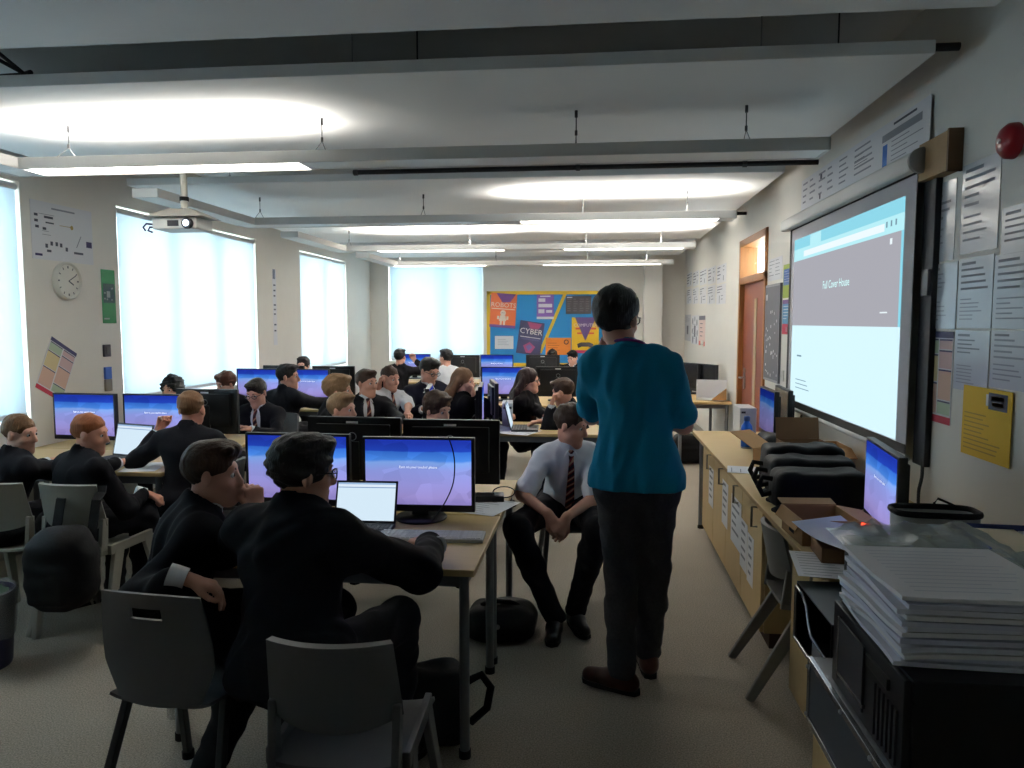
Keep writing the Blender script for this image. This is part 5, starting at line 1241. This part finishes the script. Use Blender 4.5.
p = rwall('small_poster', 'narrow blue and red poster below the yellow and blue one, beside the screen', 'poster', 6.43, 1.80, .30, .28, flat('poster_sky', (90,150,190)), [flat('poster_red', (196,60,90)), POSTW, flat('poster_purple', (120,80,140))], 'narrow posters at the left edge of the screen'); p.rect(0,.70,1,1,1); p.rect(0,0,1,.12,3); p.lines(.1,.18,.85,.62,5,2,6,.25); p.rect(.4,.78,.55,.93,2); p.done()
p = rwall('wall_sheet', 'white handwritten sheets above the grey pin board', 'paper', 6.97, 2.17, .48, .19, POSTW, [GREYINK], 'white sheets on the right wall'); p.lines(.05,.1,.45,.9,5,1,2,.2); p.lines(.52,.1,.95,.9,5,1,3,.2); p.done()
t = thing('light_switch', 'white light switch under the grey pin board', 'switch', (XR-.001, 6.36, 1.18)); m = MB(); m.box((-.012,-.045,-.045), (0,.045,.045)); m.build('switch_plate', WHITEP, t, bevel=.004); m = MB(); m.box((-.017,-.012,-.018), (-.0125,.012,.018)); m.build('rocker', WHITEP, t, bevel=.002)
t = thing('wall_socket', 'double white wall socket beyond the door', 'socket', (XR-.001, 11.0, 1.31)); m = MB(); m.box((-.012,-.12,-.045), (0,.12,.045)); m.build('socket_plate', WHITEP, t, bevel=.004)
for s in (-.06,.06): m = MB(); m.box((-.014,s-.02,-.02),(-.0125,s+.02,.0)); m.build('socket_holes', DKP, t)
y = 13.0
for i in range(5):
    p = rwall('quote_sheet', ('upper row of black and white quotes beyond the door, sheet %s' % ('farthest from the door','second from the far corner','in the middle','second from the door','nearest the door')[i]), 'paper', 12.95-.78*i, 2.42-.025*i, .66, .22, POSTW, [PINK, GREYINK], 'quote sheets beyond the door'); p.lines(.05,.1,.6,.9,4,1,i,.3); p.lines(.66,.1,.95,.5,2,2,i,.3); p.rect(.70,.62,.76,.9,1); p.done()
    p = rwall('quote_sheet', ('lower row of black and white quotes beyond the door, sheet %s' % ('farthest from the door','second from the far corner','in the middle','second from the door','nearest the door')[i]), 'paper', 12.95-.78*i, 2.16-.02*i, .66, .24, POSTW, [PINK, GREYINK], 'quote sheets beyond the door'); p.lines(.05,.08,.7,.5,3,1,i+20,.3); p.rect(.3,.55,.36,.95,1); p.lines(.5,.55,.9,.9,2,2,i,.3); p.done()
p = rwall('diagram_poster', 'grey text poster at the left of the three under the quotes, by the far corner', 'poster', 13.1, 1.74, .75, .43, flat('pale_grey_poster', (190,190,194)), [PINK, GREYINK], 'posters under the quote sheets'); p.lines(.08,.08,.9,.3,3,2,1,.3); p.rect(.35,.42,.62,.75,1); p.done()
p = rwall('diagram_poster', 'black and white diagram poster in the middle of the three under the quotes', 'poster', 12.25, 1.72, .80, .44, POSTW, [PINK, GREYINK], 'posters under the quote sheets')
for a, b, r in ((.2,.2,.05),(.5,.12,.04),(.8,.25,.05),(.15,.55,.04),(.85,.6,.05),(.25,.85,.06),(.75,.85,.06)): p.disc(a, b, r, 1)
p.rect(.40,.35,.62,.75,1); p.lines(.2,.3,.9,.95,4,2,4,.1); p.done()
p = rwall('diagram_poster', 'pink and white poster at the right of the three under the quotes', 'poster', 11.38, 1.71, .62, .43, flat('pink_poster', (222,196,188)), [PINK, flat('poster_coral', (206,104,96))], 'posters under the quote sheets'); p.rect(0,0,1,.14,1); p.lines(.2,.25,.9,.8,4,1,4,.2); p.rect(0,.85,1,1,2); p.done()

# display board on the far wall
FWR = (1, 0, 0)
t = thing('display_board', 'large blue display board with yellow border on the far wall', 'notice board', (-1.885, YB-.001, 2.16))
BBLUE = flat('display_blue', (40,124,182), .8); BYEL = flat('display_yellow', (220,182,50), .7); Wb, Hb = 2.16, 1.32
m = MB(); m.box((0,-.015,-Hb), (Wb,0,0)); m.build('board', BBLUE, t)
m = MB(); 
for a in (((0,-.02,-.06),(Wb,-.0151,0)), ((0,-.02,-Hb),(Wb,-.0151,-Hb+.06)), ((0,-.02,-Hb),(.06,-.0151,0)), ((Wb-.06,-.02,-Hb),(Wb,-.0151,0))): m.box(*a)
m.build('border', BYEL, t)
m = MB(); m.bar((1.385,-.0175,-.04), (.945,-.0175,-1.08), .055, .004, side=(1,0,0)); m.build('dividing_strip', BYEL, t)
def pin(label, x, z, w, h, base, mats, rot=0, lift=.021, name='board_poster'): return Poster(name, label, 'poster', (x, YB-lift, z), FWR, w, h, base, mats, 'posters on the blue display board', rot=rot)
LET = flat('poster_lettering', (232,226,214))
p = pin('orange and purple robots poster at the top left of the blue display board', -1.80, 2.135, .46, .60, flat('robot_orange', (214,108,62)), [flat('robot_purple', (88,48,110)), flat('robot_white', (228,220,206)), flat('robot_shade', (150,84,90))], -4)
p.poly([(.2,0),(.95,0),(.75,.24),(.45,.26)],1); p.rect(0,.92,1,1,1); p.rect(.05,.44,.95,.465,2)
p.disc(.5,.57,.05,2).poly([(.4,.64),(.6,.64),(.64,.8),(.36,.8)],2).rect(.40,.8,.47,.93,2).rect(.53,.8,.60,.93,2).rect(.28,.66,.36,.76,2).rect(.64,.66,.72,.76,2).rect(.45,.555,.48,.575,1,.0015).rect(.52,.555,.55,.575,1,.0015)
p.text('ROBOTS',.5,.40,.115,LET); p.done()
p = pin('navy CYBER poster below the robots poster on the blue display board', -1.285, 1.655, .43, .58, flat('cyber_navy', (40,40,74)), [flat('cyber_pink', (150,60,100)), flat('cyber_lilac', (96,92,140)), LET], -8)
p.poly([(.3,.02),(.9,.04),(.8,.2),(.45,.22)],1); p.rect(.08,.47,.92,.49,3); p.lines(.15,.52,.9,.58,2,2,2,.3); p.poly([(.5,.62),(.75,.75),(.6,.95),(.4,.95),(.25,.75)],1); p.poly([(.5,.68),(.64,.77),(.5,.9),(.36,.77)],2,.0012)
p.text('CYBER',.5,.38,.135,LET); p.done()
p = pin('purple and white certificate-like poster at top centre of the blue display board', -1.0, 2.10, .30, .43, flat('violet_sheet', (120,84,160)), [POSTW]); p.rect(.1,.16,.5,.30,1).rect(.1,.38,.9,.52,1).rect(.1,.60,.45,.76,1).rect(.55,.63,.9,.74,1).rect(0,.90,1,1,1).rect(.2,.05,.8,.10,1); p.done()
p = pin('small plain white notice at the lower left of the blue display board', -1.74, 1.375, .33, .23, POSTW, [GREYINK]); p.lines(.15,.25,.9,.8,4,1,3,.2); p.done()
p = pin('dark screen-print sheet with columns at the top right of the blue display board', -.49, 2.07, .44, .31, flat('dark_print', (44,38,40)), [flat('dark_print_col', (92,86,90)), POSTW]); 
for k in range(4): p.lines(.06+.24*k,.15,.24+.24*k,.92,6,1,k,.4)
p.rect(.04,.05,.25,.10,2); p.done()
p = pin('yellow and purple computer poster at the right of the blue display board', -.385, 1.70, .47, .62, flat('comp_yellow', (226,182,40)), [flat('comp_purple', (70,44,96)), flat('comp_red', (200,66,60)), flat('comp_pink', (206,60,120)), flat('comp_dark', (40,32,40))], 0)
p.poly([(.12,0),(.9,0),(.5,.66)],1); p.rect(.14,.29,.9,.34,2); p.rect(.2,.42,.82,.47,2); p.rect(0,.92,1,1,3); p.poly([(.2,.75),(.35,.70),(.65,.70),(.8,.75),(.76,.86),(.62,.82),(.38,.82),(.24,.86)],4)
p.text('COMPUTER',.5,.26,.078,LET); p.done()
p = pin('orange sheet with a dark round emblem at the lower middle of the blue display board', -.84, 1.345, .44, .30, flat('orange_sheet', (222,128,48)), [flat('orange_ink', (170,92,36)), flat('comp_dark', (40,32,40))]); p.lines(.08,.3,.7,.85,4,1,3,.2); p.disc(.82,.25,.045,2); p.disc(.82,.25,.028,0,.0016); p.done()

# left wall: pier with clock and posters
LW = (0, 1, 0)
def lwall(name, label, cat, y, z, w, h, base, mats, group=None, **k): return Poster(name, label, cat, (XL-.0005, y, z), LW, w, h, base, mats, group, **k)
p = lwall('network_poster', 'white network diagram poster above the wall clock', 'poster', 5.02, 2.495, .66, .42, POSTW, [PINK, GREYINK, flat('diagram_blue', (62,58,104)), flat('diagram_gold', (176,150,90))])
p.rect(.32,.08,.70,.11,2); 
for a, b in ((.05,.22),(.05,.32),(.06,.42),(.17,.44)): p.rect(a,b,a+.055,b+.045,1)
p.rect(.20,.24,.34,.28,1).rect(.22,.34,.35,.365,1).rect(.44,.36,.62,.37,4).disc(.64,.37,.017,4).rect(.12,.21,.36,.22,2); p.lines(.16,.5,.34,.62,2,2,3,.15)
for a, b in ((.20,.72),(.28,.67),(.36,.67),(.43,.68),(.52,.74)): p.rect(a,b,a+.04,b+.07,1)
p.rect(.22,.82,.29,.86,1).rect(.42,.82,.48,.86,2).rect(.66,.80,.82,.84,1).rect(.93,.60,1.,.72,3) if False else p.rect(.22,.82,.29,.86,1).rect(.66,.80,.82,.84,1).rect(.88,.58,.98,.69,3).rect(.04,.90,.15,.94,3); p.poly([(.70,.72),(.715,.72),(.80,.5),(.785,.5)],2); p.done()
t = thing('wall_clock', 'round white wall clock on the pier between the left windows', 'clock', (XL+.001, 5.345, 1.93))
m = MB(); m.lathe([(.142,0),(.145,.012),(.142,.032),(.132,.042),(.124,.036),(.122,.024)], n=40, R=roty(90)); m.build('rim', mat('clock_rim_white', (214,212,204), .35), t, smooth=50)
m = MB(); m.lathe([(.122,.018),(.121,.027)], n=36, R=roty(90)); fc = m.build('clock_face', flat('clock_face', (226,224,216)), t)
m = MB()
for k in range(12):
    a = PI/6*k; m.bar((.0276,.095*math.sin(a),.095*math.cos(a)), (.0276,.113*math.sin(a),.113*math.cos(a)), .007 if k % 3 else .011, .001, side=(0, math.cos(a), -math.sin(a)))
m.build('hour_marks', PINK, fc)
for nm, a, L_, w_ in (('hour_hand', 118, .060, .009), ('minute_hand', 62, .092, .006)):
    a = math.radians(a); m = MB(); m.bar((.0295,0,0), (.0295, L_*math.sin(a), L_*math.cos(a)), w_, .0015, side=(0, math.cos(a), -math.sin(a))); m.build(nm, PINK, t)
p = lwall('green_poster', 'narrow green poster with a circuit board picture beside the wide left window', 'poster', 5.765, 2.05, .175, .44, flat('poster_green', (28,128,72)), [flat('pcb_dark', (24,66,66)), flat('pcb_grey', (150,160,160)), flat('pcb_blue', (50,60,96))])
p.rect(.1,.26,.95,.62,1); rr = random.Random(5)
for i in range(14): a, b = rr.uniform(.15,.8), rr.uniform(.3,.56); p.rect(a,b,a+.1,b+.03,2 if i % 2 else 3,.0012)
p.rect(.35,.40,.6,.52,2,.0014); p.rect(.1,.90,.5,.93,2); p.done()
timetable(lwall('timetable_poster', 'tilted colour-coded timetable poster peeling off the left wall', 'poster', 5.17, 1.515, .30, .41, POSTW, TT, rot=-28))
for z, c, lb in ((1.385, (44,44,56), 'small dark switch plate on the pier beside the wide left window'), (1.20, (46,88,170), 'small blue and grey dispenser on the pier above the monitors')):
    t = thing('wall_box', lb, 'switch', (XL+.001, 5.785, z)); m = MB(); m.box((0,-.04,-.05), (.02,.04,.05)); m.build('box_body', flat('wallbox_%d' % int(z*100), c), t, bevel=.004)
    if z < 1.3: m = MB(); m.box((.0,-.04,-.15), (.02,.04,-.051)); m.build('lower_half', flat('wallbox_grey', (120,112,100)), t, bevel=.004)
    else: m = MB(); m.box((.0202,-.02,-.03), (.024,.02,.03)); m.build('rocker', DKP, t)
p = lwall('word_column', 'vertical strip of tiny black words and pictures on the pier between the two bright windows', 'poster', 9.06, 2.28, .11, .95, POSTW, [PINK, flat('word_blue', (70,80,100))]); p.rect(.1,.0,.75,.13,2)
for i, v in enumerate((.2,.27,.34,.46,.52,.58,.72,.80)): p.rect(.2,v,.8-.05*(i % 3),v+.02,1)
p.done()

# projector hanging from the ceiling
t = thing('projector', 'white ceiling-mounted projector with a glowing lens on a pole', 'projector', (-2.70, 4.75, 2.26), 0); t.scale = (.76,.76,.76)
PJ = mat('projector_white', (196,196,192), .45); 
m = MB(); m.box((-.20,-.14,-.055), (.20,.14,.045)); pb = m.build('projector_body', PJ, t, bevel=.018, seg=3)
m = MB(); m.lathe([(.045,0),(.048,.03),(.040,.045)], (.13,-.14,-.01), 20, 0, rotx(90)); ln = m.build('lens_barrel', DKP, t, smooth=50)
m = MB(); m.lathe([(.028,0),(.020,.006)], (.13,-.186,-.01), 16, 0, rotx(90)); m.build('lens_glow', mat('lens_glow', (255,255,255), .2, emit=(210,230,255), estr=2.), ln)
m = MB(); m.box((-.06,-.1415,-.03), (.04,-.1402,.02)); m.build('vent_grille', DKP, t)
m = MB(); m.add([(-.26,-.18,.05),(.27,-.18,.05),(.27,.18,.05),(-.26,.18,.05),(-.10,-.06,.13),(.10,-.06,.13),(.10,.06,.13),(-.10,.06,.13)], ((0,3,2,1),(4,5,6,7),(0,1,5,4),(1,2,6,5),(2,3,7,6),(3,0,4,7))); m.build('mount_plate', mat('mount_grey', (150,146,138), .5), t, bevel=.006)
m = MB(); m.tube([(.02,0,.12),(.02,0,1.10)], .030, 16); m.build('pole', mat('pole_cream', (190,186,174), .45), t, smooth=60)
m = MB(); m.tube([(.02,0,.20),(.02,0,.235)], .038, 16); m.build('clamp_ring', RUB, t, smooth=50)
m = MB(); m.tube([(-.19,-.08,-.01),(-.28,-.09,-.0),(-.31,-.09,-.03),(-.29,-.09,-.06)], .008, 8); m.tube([(-.19,-.06,-.03),(-.25,-.09,-.03),(-.26,-.1,-.06),(-.22,-.1,-.075)], .008, 8); m.build('cables', mat('projector_cable', (40,34,70), .5), t)

# ------------------------------------------------------------------ things on the floor
t, h = soft_bag('backpack', 'black backpack hanging on the pale grey chair of the ginger boy', 'backpack', (-2.71, 3.17, .23), (-2.40, 3.43, .63), 60, .12, .012)
for sx in (-.10, .09):
    m = MB(); m.sheet(lambda u, v: (sx+(u-.5)*.05+.02*(1-v), .06+.10*v+(.03 if v > .85 else 0), .32+.245*v), 2, 8, .006); m.build('strap', STRAPM, t)
t, h = soft_bag('floor_bag', 'black bag lying on the floor by the leg of the front desk', 'bag', (-.64, 3.62, .001), (-.29, 3.90, .16), 61, .07, .015)
m = MB(); m.tube([(-.1,-.02,.16),(-.05,-.04,.19),(.05,-.04,.19),(.1,-.02,.16)], .012, 8); m.build('handle', STRAPM, t, smooth=70)
m = MB(); m.tube([(-.0,-.153,.10),(.0,-.160,.10)], .012, 10); m.build('badge', STEEL, t)
t, h = soft_bag('floor_bag', 'black bag on the floor below the dark screens by the door', 'bag', (.93, 8.62, .001), (1.28, 8.98, .32), 62, .09, .015)
m = MB(); m.tube([(-.1,0,.30),(-.04,0,.36),(.04,0,.36),(.1,0,.30)], .012, 8); m.build('handle', STRAPM, t, smooth=70)
t = thing('strap_bag', 'black bag with a loop handle on the floor beside the front desk leg', 'bag', (-.62, 2.72, 0), 20)
F = Field((-.3,-.22,-.05), (.3,.22,.5), .01); F.rbox((0,0,.16), (.09,.05,.09), .05); F.wob(.014, 16, 63); F.cut((0,0,0),(0,0,-1)); F.build('bag_body', BAGM, t)
m = MB(); m.tube([(.15,-.02,.24),(.20,-.04,.27),(.235,-.05,.22),(.22,-.05,.14),(.16,-.03,.08)], .016, 8); m.build('handle', STRAPM, t, smooth=70)
t = thing('waste_bin', 'dark bin with a clear plastic liner at the left edge of the photo', 'bin', (-2.86, 3.13, 0))
m = MB(); m.lathe([(.12,0),(.125,.01),(.15,.36),(.146,.36),(.118,.012)], n=28); m.build('bin_body', mat('bin_purple_grey', (58,54,78), .5), t, smooth=50)
m = MB(); rr = random.Random(3); m.lathe([(.140,.14),(.150,.22),(.158,.30),(.160,.365),(.148,.372),(.140,.30)], n=28); m.v = [(x+rr.uniform(-.006,.006), y+rr.uniform(-.006,.006), z+rr.uniform(-.01,.01)) for x, y, z in m.v]; m.build('plastic_liner', PLAST, t, smooth=20)
m = MB(); m.lathe([(.10,.30),(.11,.34),(.06,.39)], n=16); m.v = [(x+rr.uniform(-.02,.02), y+rr.uniform(-.02,.02), z+rr.uniform(-.02,.02)) for x, y, z in m.v]; m.build('rubbish', mat('rubbish_green', (70,90,76), .8), t)
t = thing('water_bottle', 'clear plastic water bottle standing on the floor beside the dark shell chair', 'bottle', (-1.70, 2.80, 0))
PETM = PLAST
m = MB(); m.lathe([(.028,0),(.032,.006),(.032,.06),(.029,.07),(.032,.08),(.032,.15),(.026,.175),(.013,.195),(.013,.21)], n=20); m.build('bottle_body', PETM, t, smooth=50)
m = MB(); m.lathe([(.0325,.085),(.0325,.145)], n=20); m.build('label_band', mat('bottle_label_blue', (96,124,160), .4), t)
m = MB(); m.lathe([(.015,.20),(.015,.222),(.012,.226)], n=16); m.build('cap', mat('green_cap', (110,150,70), .4), t)
wire('thin dark cable dangling below the front desk between the two front boys', [(-1.20,2.72,.70),(-1.19,2.70,.55),(-1.16,2.69,.42),(-1.18,2.70,.30),(-1.14,2.72,.18)], .004)
# ------------------------------------------------------------------ daylight, camera, view
w = bpy.data.worlds.new('overcast_sky'); bpy.context.scene.world = w; w.use_nodes = True
bg = w.node_tree.nodes['Background']; bg.inputs[0].default_value = (.86, .95, 1., 1); bg.inputs[1].default_value = 7.5
cam = bpy.data.objects.new('camera', bpy.data.cameras.new('camera')); C.objects.link(cam); bpy.context.scene.camera = cam
cam.location = (0, 0, 1.62); cam.rotation_euler = (math.radians(90-4.7257), 0, math.radians(6.2185)); cam.data.sensor_width = 36; cam.data.lens = 750/1024*36; cam.data.clip_start = .05
sc = bpy.context.scene
sc.view_settings.view_transform = 'Standard'; sc.view_settings.look = 'None'; sc.view_settings.exposure = .85; sc.view_settings.gamma = 1; sc.view_settings.use_curve_mapping = False
sc.cycles.use_denoising = True; sc.cycles.max_bounces = 8; sc.cycles.diffuse_bounces = 5; sc.cycles.sample_clamp_indirect = 4
sc.cycles.caustics_reflective = False; sc.cycles.caustics_refractive = False; sc.cycles.transparent_max_bounces = 12
